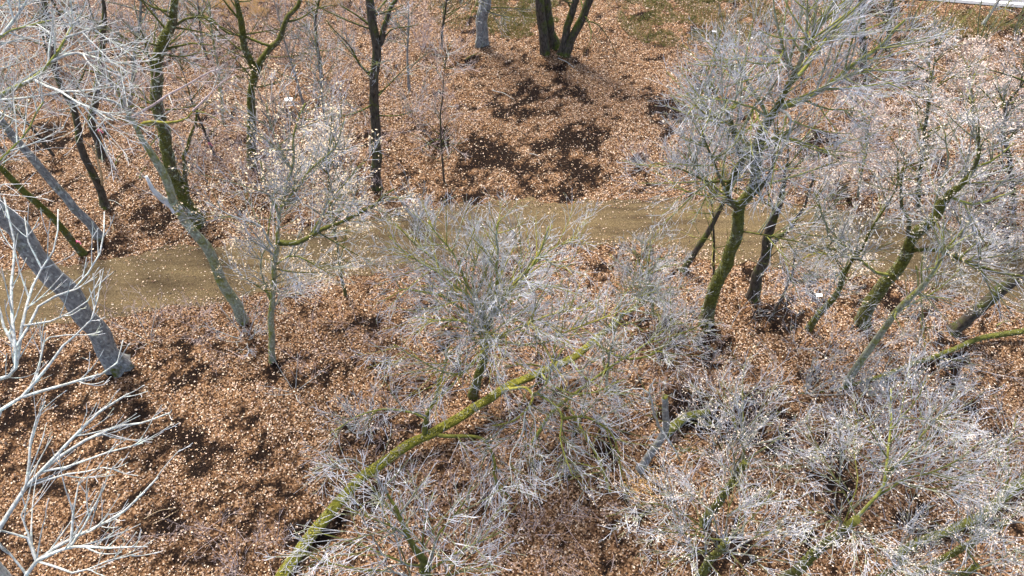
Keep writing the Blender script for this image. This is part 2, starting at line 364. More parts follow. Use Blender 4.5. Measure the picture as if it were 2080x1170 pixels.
# grass at the top edge of the picture
def grass(name, label, spots, n, col, hh):
    pts = []
    for (a, b_, rx, ry, wgt) in spots:
        m = int(n*wgt); th = rng.random(m)*2*np.pi; r = np.sqrt(rng.random(m))
        for u, v in zip(a+rx*r*np.cos(th), b_+ry*r*np.sin(th)): pts.append((u, v))
    pts = np.array(pts); d = FW+RT*((pts[:, :1]-1040)/FOCAL)-UP*((pts[:, 1:]-585)/FOCAL); c = CAM+d*(-20/d[:, 2:3])
    kk = (c[:, 1] < road_near(c[:, 0])-.5) & (c[:, 1] < 60) & (fbm(c[:, 0]*1.5, c[:, 1]*1.5, 61, 3) > .42); c = c[kk]; m = len(c)
    c[:, 2] = hgt(c[:, 0], c[:, 1]); az = rng.random(m)*np.pi*2; a = np.stack([np.cos(az), np.sin(az), 0*az], -1)
    h = hh*(.5+rng.random(m))[:, None]; lean = rng.normal(0, .6, (m, 3)); lean[:, 2] = 1; lean /= np.linalg.norm(lean, axis=1, keepdims=True)
    V = np.stack([c-a*.008, c+a*.008, c+lean*h+a*.002], 1); F = np.arange(m*3).reshape(-1, 3)
    me = npmesh(name, V.reshape(-1, 3), F, False); tn = np.array(col)*(.6+.8*rng.random((m, 1))); addcol(me, 'tone', np.repeat(tn, 3, axis=0))
    tag(link(name, me, M['leaf']), label, 'grass', kind='stuff')
grass('green_grass', 'thin olive green grass growing through leaves near the top edge', [(1050,40,100,45,.35),(1420,50,170,60,.5),(1250,-20,250,50,.2),(930,30,60,40,.08),(1950,60,120,30,.12)], 60000, (.19,.19,.05), .13)
grass('dry_grass', 'dry straw coloured grass clumps at the upper left of the forest floor', [(500,25,60,26,.5),(420,10,60,25,.3),(640,5,70,20,.2)], 30000, (.62,.45,.22), .2)

# ------------------------------------------------------------------ trees
TRI = [0]
def branch_mesh(name, pts, r, S, rough=.0, flare=0.0, caps=True):
    pts = np.asarray(pts); r = np.array(r, float)
    if flare > 0:
        h = np.linalg.norm(pts-pts[0], axis=1); fl = flare*np.exp(-np.maximum(h-.15, 0)/.22) if r[0] > .07 else None
    else: fl = None
    V, F = tubes(pts[None], r[None], S, rough, fl=fl)
    me = npmesh(name, V, F)
    TRI[0] += len(F)*2
    if caps:                      # close the far end with a fan
        import bmesh
        bm = bmesh.new(); bm.from_mesh(me); bm.verts.ensure_lookup_table()
        k = (len(pts)-1)*S
        try: f = bm.faces.new([bm.verts[k+a] for a in range(S)])
        except Exception: pass
        bm.to_mesh(me); bm.free()
    return me
def twig_mesh(name, levels):
    parts = []
    for pts, rad, S in levels:
        if len(pts): parts.append(tubes(pts, rad, S))
    V, F = join(parts); TRI[0] += len(F)*2
    return npmesh(name, V, F)
def moss_tufts(T, rt, n, tone, size=.035):
    i = rng.random(n)*(len(T)-1.001); a = i.astype(int); f = (i-a)[:, None]
    c = T[a]*(1-f)+T[a+1]*f; r = rt[a]*(1-f[:, 0])+rt[a+1]*f[:, 0]
    t = T[a+1]-T[a]; t /= np.linalg.norm(t, axis=1, keepdims=True)
    v = rng.normal(0, 1, (n, 3))+np.array([-.35, .1, .75]); v -= (v*t).sum(1, keepdims=True)*t; v /= np.linalg.norm(v, axis=1, keepdims=True)
    k = fbm(i*1.1+v[:, 0]*2, v[:, 2]*2+i*.3, 71, 3) > .43
    c = c+v*(r*(1.0+.12*rng.random(n)))[:, None]; c = c[k]; m = len(c)
    tn = np.array(tone)[None]*(.35+1.0*rng.random((m, 1)))*np.array([1, 1, 1]); tn[rng.random(m) < .12] = (.30,.30,.24)
    return leafmesh('moss', c, 1.1, size*(.5+rng.random(m)), tn, np.zeros(m), .8)
def leaves_on(twigs, n, tone, size=.058, clump=2):
    M_ = len(twigs); m = n//clump; i = rng.integers(0, M_, m); k = rng.integers(1, twigs.shape[1], m)
    c = np.repeat(twigs[i, k], clump, axis=0)+rng.normal(0, .045, (m*clump, 3))
    tn = np.array(tone)[None]*(.72+.45*rng.random((len(c), 1)))
    sz = size*(.6+.7*rng.random(len(c)))
    return leafmesh('leaves', c, 1.0, sz, tn, np.zeros(len(c)), .5)

def project(p):
    v = np.atleast_2d(p)-CAM; dp = v@FW; return np.stack([1040+FOCAL*(v@RT)/dp, 585-FOCAL*(v@UP)/dp], -1)
def resolve(pt, Yb, mode, i=0, ztop=0):
    if len(pt) == 4: return np.array(pt[:3], float)            # a place in the world
    if mode == 'h':                                            # a spreading tree top: limbs rise gently from the fork
        t = pt[2] if len(pt) > 2 else 0
        return P(pt[0], pt[1], ztop+.24*i+max(0, t)*.6+min(0, t)*.5)
    if mode == 'z': return P(pt[0], pt[1], pt[2])
    dy = pt[2] if len(pt) > 2 else 0
    return PY(pt[0], pt[1], Yb+dy)

def tree(label, trunk, r, bark_='dark', limbs=(), auto=None, tw='twig_blue', dens=(2.2, 3.0, 3.2), lens=(1.25, .45, .5), up=(.35, .3, .25),
         leaves=0, tone=(0.64,0.52,0.35), mode='y', base=None, cat='tree', name='bare_tree', group=None, S=9, rough=.10, flare=.5,
         crown_from=.35, rmin=.0052, limbmat=None, spread=(35, 65), leafsize=.058, sinks=.25, split=None, crown=True, brm=None):
    """trunk / limbs: lists of picture points carried to the tree's own upright plane (or explicit heights / world points)."""
    if base is None: base = P(*trunk[0][:2]) if len(trunk[0]) < 4 else np.array(trunk[0][:3], float)
    Yb = base[1]; g = ground(base[0], base[1])
    root = bpy.data.objects.new(name, None); C.objects.link(root); root.location = (base[0], base[1], g)
    root.empty_display_size = .3; tag(root, label, cat, group)
    off = np.array([base[0], base[1], g])
    T = [resolve(p, Yb, mode) for p in trunk]
    if len(trunk[0]) < 4 and mode == 'y': T[0] = np.array([base[0], base[1], g-sinks])
    T = wobble(spline(T, .35 if r[0] > .08 else .25), r[0]*.22)
    rt = np.linspace(r[0], r[1], len(T))
    if mode != 'h' and crown and name != 'broken_tree': rt *= np.clip((1-np.linspace(0, 1, len(T)))/.25, .3, 1)**.7
    link('trunk', branch_mesh('trunk', T-off, rt, S, rough, flare), M[bark_], root)
    if bark_ in ('mossy', 'log'):
        n_t = int(np.linalg.norm(np.diff(T, axis=0), axis=1).sum()*r[0]*(5200 if bark_ == 'log' else 1500))
        tag(link('moss', moss_tufts(T-off, rt, n_t, (.30,.28,.03) if bark_ == 'log' else (.15,.16,.03)), M['leaf'], root), kind='stuff')
    LP = []; LR = []; ztop = T[-1][2]; SK = [T]; lead = mode == 'y' and crown
    lm = M[limbmat or bark_]
    for lb in limbs:
        pts, r0 = lb[0], lb[1]; mt = M[lb[2]] if len(lb) > 2 else lm
        sk = np.vstack(SK); a = int(np.argmin(np.linalg.norm(project(sk)-np.array(pts[0][:2]), axis=1)))
        if np.linalg.norm(project(sk[a])[0]-np.array(pts[0][:2])) < 26:
            za = sk[a]
            if mode == 'h' and a >= len(T)-2 and a < len(T): za = T[max(0, len(T)-1-int(rng.integers(0, 5)))]
            Q = [za]+[resolve(p, Yb, mode, i+1, sk[a][2]) for i, p in enumerate(pts[1:])]
        else:
            Q = [resolve(p, Yb, mode, i, ztop) for i, p in enumerate(pts)]
            if mode == 'h': Q = [T[-1]]+Q if np.linalg.norm(Q[0]-T[-1]) > .1 else Q
        Q = wobble(spline(Q, .28), max(r0*.6, .035)); rr = np.linspace(r0, max(r0*.32, rmin), len(Q))
        link('limb', branch_mesh('limb', Q-off, rr, 6, .08, .25), mt, root)
        LP.append(Q); LR.append(rr); SK.append(Q)
    if auto:
        n, t0, L, angs, upb = auto[:5]; n = int(n*1.5); L = L*1.12
        q, R = spawn(T[None], rt[None], n, 1+L, angs, upb, 8, t0=t0, curl=.35, rk=.6, rmin=rmin*1.6, falloff=.35)
        R = np.maximum(R, np.minimum(r[1]*.8, L*.016)*np.linspace(1, .3, 8)[None])
        for a in range(len(q)):
            link('limb', branch_mesh('limb', q[a]-off, R[a], 5, .06, .2), lm, root); LP.append(q[a]); LR.append(R[a])
    if lead and name != 'broken_tree':
        q, R = spawn(T[None, -3:], np.full((1, 3), max(rt[-1], .015)), 4, 2.3, (8, 40), .1, 8, t0=.5, curl=.3, rk=1.0, rmin=.012, falloff=.3)
        R = np.linspace(max(rt[-1]*.85, .012), .008, 8)[None].repeat(4, 0)
        for a in range(4):
            link('limb', branch_mesh('limb', q[a]-off, R[a], 5, .06, 0), lm, root); LP.append(q[a]); LR.append(R[a])
    if not crown: return root, T, LP
    # second order branches
    par = []
    for Q, R in zip(LP, LR): par.append((Q, R))
    if crown_from < 1:
        s0 = int(len(T)*crown_from); 
        if len(T)-s0 > 2: par.append((T[s0:], rt[s0:]))
    K = 9; A = []; AR = []; cnt = []
    for Q, R in par:
        u = np.linspace(0, len(Q)-1, K); ii = np.minimum(u.astype(int), len(Q)-2); f = (u-ii)[:, None]
        A.append(Q[ii]*(1-f)+Q[ii+1]*f); AR.append(R[ii]*(1-f[:, 0])+R[ii+1]*f[:, 0])
        cnt.append(max(3, int(round(np.linalg.norm(np.diff(Q, axis=0), axis=1).sum()*dens[0]*1.35))))
    A = np.array(A); AR = np.array(AR)
    b1, r1 = spawn(A, AR, np.array(cnt), lens[0]+.75, spread, up[0], 6, t0=.18, rmin=rmin*1.25, rk=.6)
    L1 = np.linalg.norm(np.diff(b1, axis=1), axis=2).sum(1)
    b2, r2 = spawn(b1, r1, np.maximum(1, np.round(L1*dens[1]*1.75).astype(int)), lens[1]*1.55, (20, 52), up[1], 4, t0=.08, rmin=rmin)
    L2 = np.linalg.norm(np.diff(b2, axis=1), axis=2).sum(1)
    b3, r3 = spawn(b2, r2, np.maximum(1, np.round(L2*dens[2]*1.35).astype(int)), lens[2], (20, 48), up[2], 2, t0=.1, rmin=rmin*.9)
    for q in (b1, b2, b3): q -= off
    tag(link('branches', twig_mesh('branches', [(b1, r1*1.35, 4)]), M[brm or {'twig_blue': 'branch', 'twig_white': 'white', 'twig_pink': 'pale', 'twig_dark': 'dark', 'twig_olive': 'yellow'}[tw]], root), kind='stuff')
    t = link('twigs', twig_mesh('twigs', [(b2, r2*1.15, 3), (b3, r3*1.05, 3)]), M[tw], root); tag(t, kind='stuff')
    if leaves:
        l = link('leaves', leaves_on(np.concatenate([b2[:, -2:], b3]), leaves, tone, leafsize), M['leaf'], root); tag(l, kind='stuff')
    return root, T, LP

def bush(label, px, py, h, n, spread, r=.02, bark_='lichen', tw='twig_blue', leaves=0, tone=(0.64,0.52,0.35), dens=(3.0, 3.2, 3.0), lens=(1.6,.45,.5), lean=(0, 0), name='bare_shrub', cat='shrub', rmin=.006, z=0, group=None, upb=.2, tl=.35):
    """several stems fanning from one foot; px, py: the foot in the picture; h: height"""
    c = P(px, py); g = ground(c[0], c[1]); root = bpy.data.objects.new(name, None); C.objects.link(root)
    root.location = (c[0], c[1], g); tag(root, label, cat, group)
    A, AR = [], []
    for k in range(n):
        az = 2*math.pi*(k+.6*rng.random())/n; L = h*(.7+.5*rng.random()); s = spread*(.45+.7*rng.random())
        d = np.array([math.cos(az)*s+lean[0], math.sin(az)*s+lean[1], 1.0]); K = 9; p = np.zeros((K, 3)); p[0] = (math.cos(az)*.05, math.sin(az)*.05, -.08)
        for q in range(1, K):
            d = d+rng.normal(0, .1, 3); d[2] += upb*.3
            p[q] = p[q-1]+d/np.linalg.norm(d)*L/(K-1)
        R = np.linspace(r, r*tl, K)*(.7+.5*rng.random()); A.append(p); AR.append(R)
        link('stem', branch_mesh('stem', p, R, 5, .06, .2), M[bark_], root)
    A = np.array(A); AR = np.array(AR)
    b1, r1 = spawn(A, AR, max(2, int(h*dens[0]*1.4)), lens[0], (25, 60), .35, 5, t0=.15, rmin=rmin*1.2)
    L1 = np.linalg.norm(np.diff(b1, axis=1), axis=2).sum(1)
    b2, r2 = spawn(b1, r1, np.maximum(1, np.round(L1*dens[1]*2.4).astype(int)), lens[1], (25, 60), .3, 4, rmin=rmin)
    L2 = np.linalg.norm(np.diff(b2, axis=1), axis=2).sum(1)
    b3, r3 = spawn(b2, r2, np.maximum(1, np.round(L2*dens[2]*3.4).astype(int)), lens[2], (25, 60), .2, 2, rmin=rmin*.9)
    tag(link('twigs', twig_mesh('twigs', [(b1, r1, 3), (b2, r2, 3), (b3, r3, 3)]), M[tw], root), kind='stuff')
    if leaves: tag(link('leaves', leaves_on(np.concatenate([b2[:, -2:], b3]), leaves, tone), M['leaf'], root), kind='stuff')
    return root

# --- back row, along the top edge
tree('single straight grey trunk with moss round its foot at the top centre', [(977,98),(979,40),(984,0),(986,-120),(990,-300)], (.30,.2), 'grey', auto=(16,.12,2.6,(60,95),.0), crown_from=.5, flare=.6, tw='twig_blue', up=(.05,0,0))
for (lab, pts, rr) in [
   ('leftmost dark stem of the cluster of trunks at the top centre', [(1107,116),(1100,50),(1096,0),(1088,-130),(1080,-280)], (.24,.15)),
   ('upright second dark stem of the cluster of trunks at the top centre', [(1127,104),(1118,50),(1111,0),(1108,-140),(1112,-260)], (.27,.16)),
   ('thinner third dark stem of the cluster of trunks at the top centre', [(1136,118),(1148,66),(1168,0),(1200,-120),(1230,-240)], (.19,.11)),
   ('rightmost outward leaning dark stem of the cluster of trunks at the top centre', [(1146,120),(1162,80),(1182,36),(1197,0),(1240,-110),(1290,-220)], (.22,.12))]:
    tree(lab, pts, rr, 'dark', auto=(6,.3,2.6,(45,80),.1), crown_from=.45, tw='twig_dark', group='stems of the dark trunk cluster', dens=(1.6,2.2,2.0),
         limbs=[([(1182,44),(1200,44),(1225,62),(1240,90),(1262,130)],.035)] if rr[0] == .22 else [], flare=.35)
tree('grey furrowed trunk left of the top centre forking near the top edge', [(767,382),(763,300),(761,239),(759,160),(765,103),(757,50),(752,0),(745,-110),(740,-200)], (.22,.11), 'dark',
     limbs=[([(765,103),(775,68),(790,30),(806,0),(835,-70)],.10),([(762,150),(734,137),(715,105),(690,72),(662,40)],.045),([(760,200),(790,170),(830,130)],.03),([(758,60),(720,30),(690,10)],.04),([(762,90),(800,60),(850,50)],.035)],
     auto=(12,.3,2.0,(50,85),.05), tw='twig_blue', dens=(2.2,3,2.6), up=(.15,.1,.1))
tree('dark trunk forking into a wide V left of centre near the top', [(514,352),(510,300),(510,240),(513,171),(518,150),(496,96),(489,44),(479,0),(470,-100)], (.19,.07), 'mossy',
     limbs=[([(518,150),(530,120),(554,92),(581,44),(605,12),(640,-60)],.13),([(552,94),(520,82),(492,72),(458,65),(427,38),(376,30)],.055),([(489,50),(470,20),(440,-20)],.05),([(581,44),(600,40),(640,20),(680,10)],.04)],
     auto=(9,.4,1.8,(40,75),.15), tw='twig_dark', dens=(2,2.6,2.2))
tree('dark mossy trunk with two stems above the broken pale tree', [(404,458),(385,420),(369,393),(345,325),(335,274),(321,205),(321,171),(325,103),(342,68),(354,0),(362,-90)], (.24,.13), 'mossy',
     limbs=[([(385,425),(376,376),(374,330),(384,290),(397,255),(400,215)],.10),([(325,103),(360,96),(390,88),(430,92)],.05),([(322,160),(300,100),(285,60)],.06),([(345,60),(376,36),(420,40),(450,70)],.05),([(350,20),(300,10),(270,-20)],.05)],
     auto=(11,.35,2.0,(45,80),.1), tw='twig_blue', dens=(2.2,3,2.6))
tree('pale lichened leaning tree with a snapped white limb beside the path', [(496,652),(479,616),(458,581),(438,540),(410,493),(383,458),(362,428),(342,383),(315,325),(284,280),(274,250),(253,212),(238,170)], (.19,.07), 'lichen',
     limbs=[([(360,424),(340,402),(318,386),(297,358)],.13,'twig_white'),([(280,262),(300,247),(342,250),(370,243),(392,225)],.055,'yellow'),([(392,225),(430,236),(460,260)],.02),([(253,212),(220,200),(150,190)],.04,'pale'),([(262,220),(240,150),(200,120)],.045,'pale'),([(270,240),(320,210),(380,170),(450,140)],.04,'twig_pink'),([(390,225),(430,185),(480,150)],.03,'twig_pink')],
     tw='twig_pink', crown_from=.8, dens=(2.6,3.2,2.6), up=(.15,.2,.2), flare=.4)
tree('large smooth grey leaning trunk at the left edge below the path', [(240,742),(205,690),(150,615),(100,550),(40,475),(0,432),(-60,360),(-140,260)], (.32,.22), 'grey', auto=(5,.75,2.5,(40,75),.2), crown_from=.85, flare=.8, S=16)
tree('straight grey trunk standing at the upper path edge on the far left', [(205,484),(170,438),(130,397),(103,369),(68,325),(34,284),(0,240),(-50,180)], (.17,.12), 'grey', auto=(4,.7,1.6,(40,75),.2), crown_from=.8, dens=(1.6,2.2,2),S=10)
tree('slim mossy grey trunk nearest the path at the far left', [(171,515),(144,486),(113,451),(80,415),(45,385),(0,340),(-60,280)], (.13,.09), 'mossy', auto=(3,.7,1.4,(40,75),.2), crown_from=.85, dens=(1.6,2.2,2))
tree('dead dark trunk with pale peeling branches at the upper left', [(218,432),(202,386),(178,332),(160,285),(147,215),(120,175),(100,120),(85,60)], (.16,.07), 'dark',
     limbs=[([(150,240),(142,205),(137,190),(150,160)],.05,'white'),([(137,195),(110,178),(79,161)],.04,'pale'),([(137,195),(181,215),(210,228),(239,246)],.035,'white'),([(200,385),(205,340),(180,290)],.06,'tan'),([(147,210),(170,150),(180,110)],.04)],
     tw='twig_blue', dens=(2.2,2.8,2.4), crown_from=.5)
tree('dark leaning trunk between the dead tree and the twin stemmed tree', [(213,330),(205,308),(188,256),(195,200),(205,140),(212,68),(212,0),(208,-60)], (.15,.08), 'dark', auto=(8,.35,1.8,(45,80),.15), tw='twig_blue', dens=(2.4,3,2.6))
tree('dark trunk in the top left corner behind the white twigs', [(118,150),(104,100),(99,68),(92,24),(85,-20),(75,-80)], (.16,.1), 'dark', auto=(10,.2,2.0,(45,80),.15), tw='twig_dark', dens=(2.2,2.8,2.4))
tree('thin grey tree in the upper left between two dark trunks', [(262,255),(268,180),(275,110),(285,40),(290,-40)], (.10,.05), 'grey', auto=(12,.2,1.9,(40,75),.2), tw='twig_blue', dens=(2.4,3,2.6))
tree('thin pinkish tree in the upper left beside the dark V fork', [(455,260),(450,190),(440,120),(430,60),(425,-20)], (.07,.03), 'lichen', auto=(12,.15,1.6,(35,70),.2), tw='twig_pink', dens=(2.6,3,2.4))
tree('thin dark sapling left of centre near the top edge', [(655,175),(648,110),(640,50),(650,-10),(660,-70)], (.07,.03), 'dark', auto=(10,.2,1.6,(40,75),.1), tw='twig_blue', dens=(2.4,3,2.4))
tree('very slender sapling standing on the bank left of the bare patches', [(902,372),(898,310),(895,240),(900,180),(905,120)], (.045,.018), 'dark', auto=(12,.2,1.1,(35,65),.2), tw='twig_pink', dens=(2.6,3,2.4))
tree('grey twigged tree standing between the V fork and the furrowed trunk', [(668,330),(664,270),(655,210),(650,150),(640,90)], (.06,.025), 'grey', auto=(14,.15,1.3,(35,70),.2), tw='twig_blue', dens=(2.6,3,2.4))

VEIL = [('bare tree low in the top left corner behind the lichened branch', 20, 330, 6.0, 'twig_blue', 'dark'), ('bare tree with pinkish twigs above the leaning far left trunks', 120, 330, 5.5, 'twig_pink', 'dark'),
  ('bare tree with fine grey twigs behind the dead dark trunk', 235, 190, 5.0, 'twig_blue', 'grey'), ('bare tree with pinkish twigs just right of the two stemmed mossy trunk', 440, 330, 4.6, 'twig_pink', 'dark'),
  ('bluish twigged bare tree at the top between two stemmed trunk and V fork', 420, 130, 5.0, 'twig_blue', 'dark'), ('slim bare tree with pinkish twigs just right of the V fork', 620, 225, 5.0, 'twig_pink', 'grey'),
  ('slim bare tree with grey twigs close on the right of the furrowed trunk', 830, 190, 5.0, 'twig_blue', 'grey'), ('slim bare tree left of the single straight grey trunk', 895, 110, 4.5, 'twig_blue', 'dark'),
  ('slim bare tree with fine twigs in the left half of the top edge', 330, 60, 4.5, 'twig_blue', 'dark'), ('slim bare tree in the top left near the corner trunk', 150, 90, 5.0, 'twig_pink', 'dark'),
  ('bare tree with low grey twigs under the left end of the huge crown', 1420, 240, 4.4, 'twig_blue', 'grey'), ('slim bare tree behind the huge crown near the top edge', 1620, 130, 5.0, 'twig_blue', 'dark'),
  ('bare tree with pinkish twigs right of the huge crown', 1720, 250, 5.0, 'twig_pink', 'dark')]
for lab, a, b_, h, tw_, bk in VEIL:
    c = P(a, b_); dx = rng.normal(0, .35)
    tree(lab, [(c[0], c[1], -.2, 1), (c[0]+dx*.4, c[1]+.1, h*.35, 1), (c[0]+dx, c[1]+.1, h*.7, 1), (c[0]+dx*1.4, c[1]+.3, h, 1)], (.07, .02), bk, base=c,
         auto=(11, .2, h*.33, (30, 65), .25), tw=tw_, dens=(1.9, 2.4, 2.2), lens=(1.1, .45, .5), up=(.2, .15, .1))

# --- the big near branches coming in from the left edge (tree tops close to the camera)
tree('white barked tree top reaching in at the left edge above the fallen leaves', [(-11.5,3.4,0,1),(-10.6,3.8,5,1),(-9.2,4.4,9,1),(-7.9,5.0,11,1),(*P(-10,840,12),1)], (.22,.07), 'white', base=np.array([-11.5,3.4,0.]), flare=.4, mode='h',
     limbs=[([(-8,825,-.0),(24,740),(30,660,.05),(20,560,.1),(22,470,.2),(8,400,.3)],0.032),([(24,740),(45,660),(75,560,-.1),(110,500,-.2),(118,425,-.2)],0.025),([(30,720),(70,620,-.2),(150,585,-.4),(190,520,-.5),(212,430,-.5)],0.022),
            ([(-10,825),(40,808,-.2),(70,770,-.3),(130,700,-.4),(180,660,-.4),(200,600,-.4)],0.025),([(36,806,-.2),(110,785,-.3),(180,770,-.4),(240,745,-.4),(250,690,-.4)],0.022),([(70,772,-.3),(90,700,-.4),(100,690,-.4),(170,680,-.5)],0.014),([(28,700),(0,640),(-20,560)],0.022),([(75,560,-.1),(60,500),(50,440)],0.014),([(45,660,0),(120,640,-.3),(160,615,-.4),(205,560,-.5)],0.014)],
     tw='twig_white', dens=(1.7,1.0,.4), lens=(1.05,.5,.5), crown_from=1, spread=(18,48), up=((.25,.35,.5),(.15,.4,.45),.3), rmin=.0055)
tree('white barked tree top fanning over the dark soil at the lower left', [(-10.5,1.6,0,1),(-9.8,2.0,4,1),(-8.6,2.6,8,1),(*P(-60,1140,10.8),1)], (.2,.08), 'white', base=np.array([-10.5,1.6,0.]), flare=.4, mode='h',
     limbs=[([(-60,1140),(0,1071),(57,992),(95,950),(150,890,.1),(215,830,.2),(260,800,.2)],0.036),([(57,992),(60,940),(75,860),(92,815)],0.022),([(95,950),(160,900,-.2),(240,865,-.3),(300,850,-.3),(345,838,-.3)],0.025),([(95,952),(170,935,-.2),(240,915,-.3),(290,900,-.3)],0.018),([(60,990),(110,965,-.2),(180,960,-.3),(240,955,-.3)],0.016)],
     tw='twig_white', dens=(2.2,1.0,.4), lens=(1.1,.5,.5), crown_from=1, spread=(14,42), up=((.35,.3,.3),(.2,.4,.35),.3), rmin=.005)
tree('white barked tree top spreading across the bottom left corner', [(-8.2,0.3,0,1),(-7.8,.9,5,1),(-7.0,1.6,9,1),(*P(50,1230,11),1)], (.2,.08), 'white', base=np.array([-8.2,.3,0.]), flare=.4, mode='h',
     limbs=[([(50,1230),(70,1150),(130,1100),(200,1070,.1),(260,1040,.1),(320,970,.2)],0.032),([(70,1150),(120,1120,-.1),(220,1110,-.2),(300,1110,-.2)],0.023),([(90,1130),(50,1080),(0,1078),(-30,1085)],0.022),([(80,1140),(40,1060),(60,1010)],0.018),([(130,1100),(150,1040),(160,980)],0.018),([(70,1150),(140,1165,-.2),(230,1140,-.3),(290,1120,-.3)],0.016),([(130,1100),(190,1040),(215,985)],0.016),([(60,1160),(10,1130),(-20,1090)],0.016)],
     tw='twig_white', dens=(2.4,1.0,.4), lens=(1.1,.5,.5), crown_from=1, spread=(14,45), up=((.35,.4,.3),(.2,.5,.35),.3), rmin=.005)
tree('lichened grey tree top reaching in at the upper left edge', [(-20,9,0,1),(-18.3,9.2,4.5,1),(-14.5,9.5,9,1),(*P(-60,230,11.3),1)], (.24,.1), 'lichen', base=np.array([-20,9,0.]), flare=.4, mode='h',
     limbs=[([(-60,230),(0,195),(68,157),(106,127),(140,89),(150,50)],.075),([(106,127),(160,110,-.2),(215,125,-.3),(270,150,-.4)],.03,'pale'),([(140,89),(175,60),(215,50)],.03,'pale'),([(68,157),(110,180,-.3),(160,205,-.5),(230,245,-.6)],.03,'white'),([(-40,120),(0,79),(51,58),(110,40)],.045),([(0,79),(34,24),(60,-10)],.05,'pale'),([(-60,225),(0,225,-.2),(40,250,-.4)],.03,'white'),([(-50,400,-1),(0,330,-1),(50,280,-1.1),(75,235,-1.1),(90,205,-1.2)],.045,'lichen'),([(0,10),(60,0),(140,-5)],.03)],
     tw='twig_white', dens=(3.0,2.6,1.8), lens=(1.9,.5,.45), crown_from=1, spread=(25,55), up=(.1,.15,.2), rmin=.006)

# --- tan leaved tree left of centre
tree('crooked tree with cream leaves and a long mossy limb over the path', [(550,735),(552,680),(551,629),(556,560),(561,503),(568,440),(578,400)], (.11,.05), 'lichen',
     limbs=[([(563,500),(598,492),(633,479),(665,460),(698,445),(760,420),(800,385)],.075,'mossy'),([(575,420),(600,390),(620,360),(650,330)],.05,'lichen'),([(570,430),(540,390),(530,330)],.04,'lichen'),([(578,400),(590,340),(600,270),(620,210)],.045,'lichen'),([(560,510),(520,460),(470,440),(420,410)],.035,'pale'),([(558,540),(600,520),(640,540),(680,560)],.03,'lichen'),([(552,620),(535,560),(532,520),(550,490)],.035,'lichen'),([(640,476),(660,420),(700,370),(740,330)],.03,'lichen'),([(553,640),(570,600),(600,560)],.025,'pale'),([(640,345),(680,300),(700,240)],.03,'lichen'),([(590,340),(560,280),(540,210)],.03,'lichen')],
     tw='twig_blue', leaves=4400, dens=(3.2,3.2,2.8), lens=(2.0,.45,.5), up=(.2,.2,.2), tone=(0.66,0.52,0.34))
tree('mossy young tree with pale leaves in front of the furrowed trunk', [(700,600,),(690,540),(680,470),(670,400),(665,330)], (.06,.025), 'mossy', auto=(16,.2,1.5,(35,75),.2), tw='twig_blue', leaves=2300, dens=(2.8,3,2.6), tone=(0.64,0.50,0.35))
bush('leafy bush with pale tan leaves on the bank at the upper left', 560, 262, 2.6, 8, .55, .025, 'grey', 'twig_pink', 1500, (0.64,0.49,0.35))
bush('leafy bush with cream leaves just above the path left of centre', 690, 345, 2.4, 8, .6, .025, 'grey', 'twig_blue', 1500, (0.66,0.52,0.37))
bush('grey bush at the upper path edge with spiky pale stems', 850, 445, 2.2, 9, .5, .025, 'pale', 'twig_blue', 60, dens=(3.4,3,2.4))
bush('low thorny bare bush overhanging the lower path edge', 500, 690, 1.3, 8, 1.4, .018, 'pale', 'twig_blue', 60, dens=(3.4,3,2.4))

# --- centre tree
tree('spreading mossy tree with a dense blue grey crown in the centre', [(962,806),(972,765),(985,715),(992,672),(998,640)], (.15,.10), 'mossy', limbmat='lichen',
     limbs=[([(990,690),(1000,620,.2),(1008,540,.6),(1012,450,.9)],.06),([(995,660),(1030,600),(1070,555,.3),(1095,510,.6),(1115,460,.8)],.06),([(992,672),(950,640),(900,605),(850,592),(810,588)],.055),([(992,660),(960,600,.3),(930,540,.6),(900,490,.9),(870,450,1)],.05),
            ([(1095,512,.6),(1130,540,.6),(1170,535,.6)],.03),([(985,700),(940,655,-.8),(880,650,-1.2),(840,645,-1.4)],.04),([(988,700),(1050,665,-.6),(1120,640,-.8),(1200,620,-.9)],.045,'yellow'),([(998,650),(1050,570,1.2),(1060,500,1.8),(1050,440,2.2)],.045,'yellow'),([(1000,690),(1090,700,-1.),(1180,660,-1.2),(1240,640,-1.2)],.04,'yellow'),([(992,672),(930,570,.8),(850,500,1.2),(800,450,1.5)],.045),([(985,715),(930,760,-1.4),(870,740,-1.8),(800,700,-1.9)],.035),([(1070,555,.3),(1130,500,.8),(1180,480,1)],.035),([(985,715),(1030,680,-1),(1080,650,-1.2)],.04,'yellow'),([(992,672),(980,700,-1.0),(1020,770,-1.8)],.03,'pale'),([(990,690),(950,710,-1.0),(900,720,-1.6)],.035),([(995,655),(960,560,.8),(980,480,1.4)],.045),([(998,640),(1060,600,1.0),(1140,580,1.5)],.04),([(992,660),(900,560,.2),(830,520,.4),(790,480,.5)],.04)],
     tw='twig_blue', brm='yellow', dens=(3.4,3.4,3.2), lens=(2.05,.45,.5), up=(.15,.1,.1), crown_from=.6, leaves=500, tone=(0.59,0.56,0.49), leafsize=.05)
tree('small grey tree with a round crown right of the central crown', [(1330,640),(1322,600),(1315,560),(1318,530)], (.06,.03), 'lichen', auto=(14,.3,1.6,(35,75),.3), tw='twig_blue', dens=(3.4,3.4,3.0), leaves=250, tone=(0.58,0.52,0.42), leafsize=.05)
tree('young grey sapling with upswept twigs over the mossy log', [(1232,800),(1235,740),(1245,690),(1262,640),(1285,600)], (.05,.02), 'lichen', auto=(10,.3,1.3,(30,60),.3), tw='twig_blue', dens=(2.8,3,2.6))

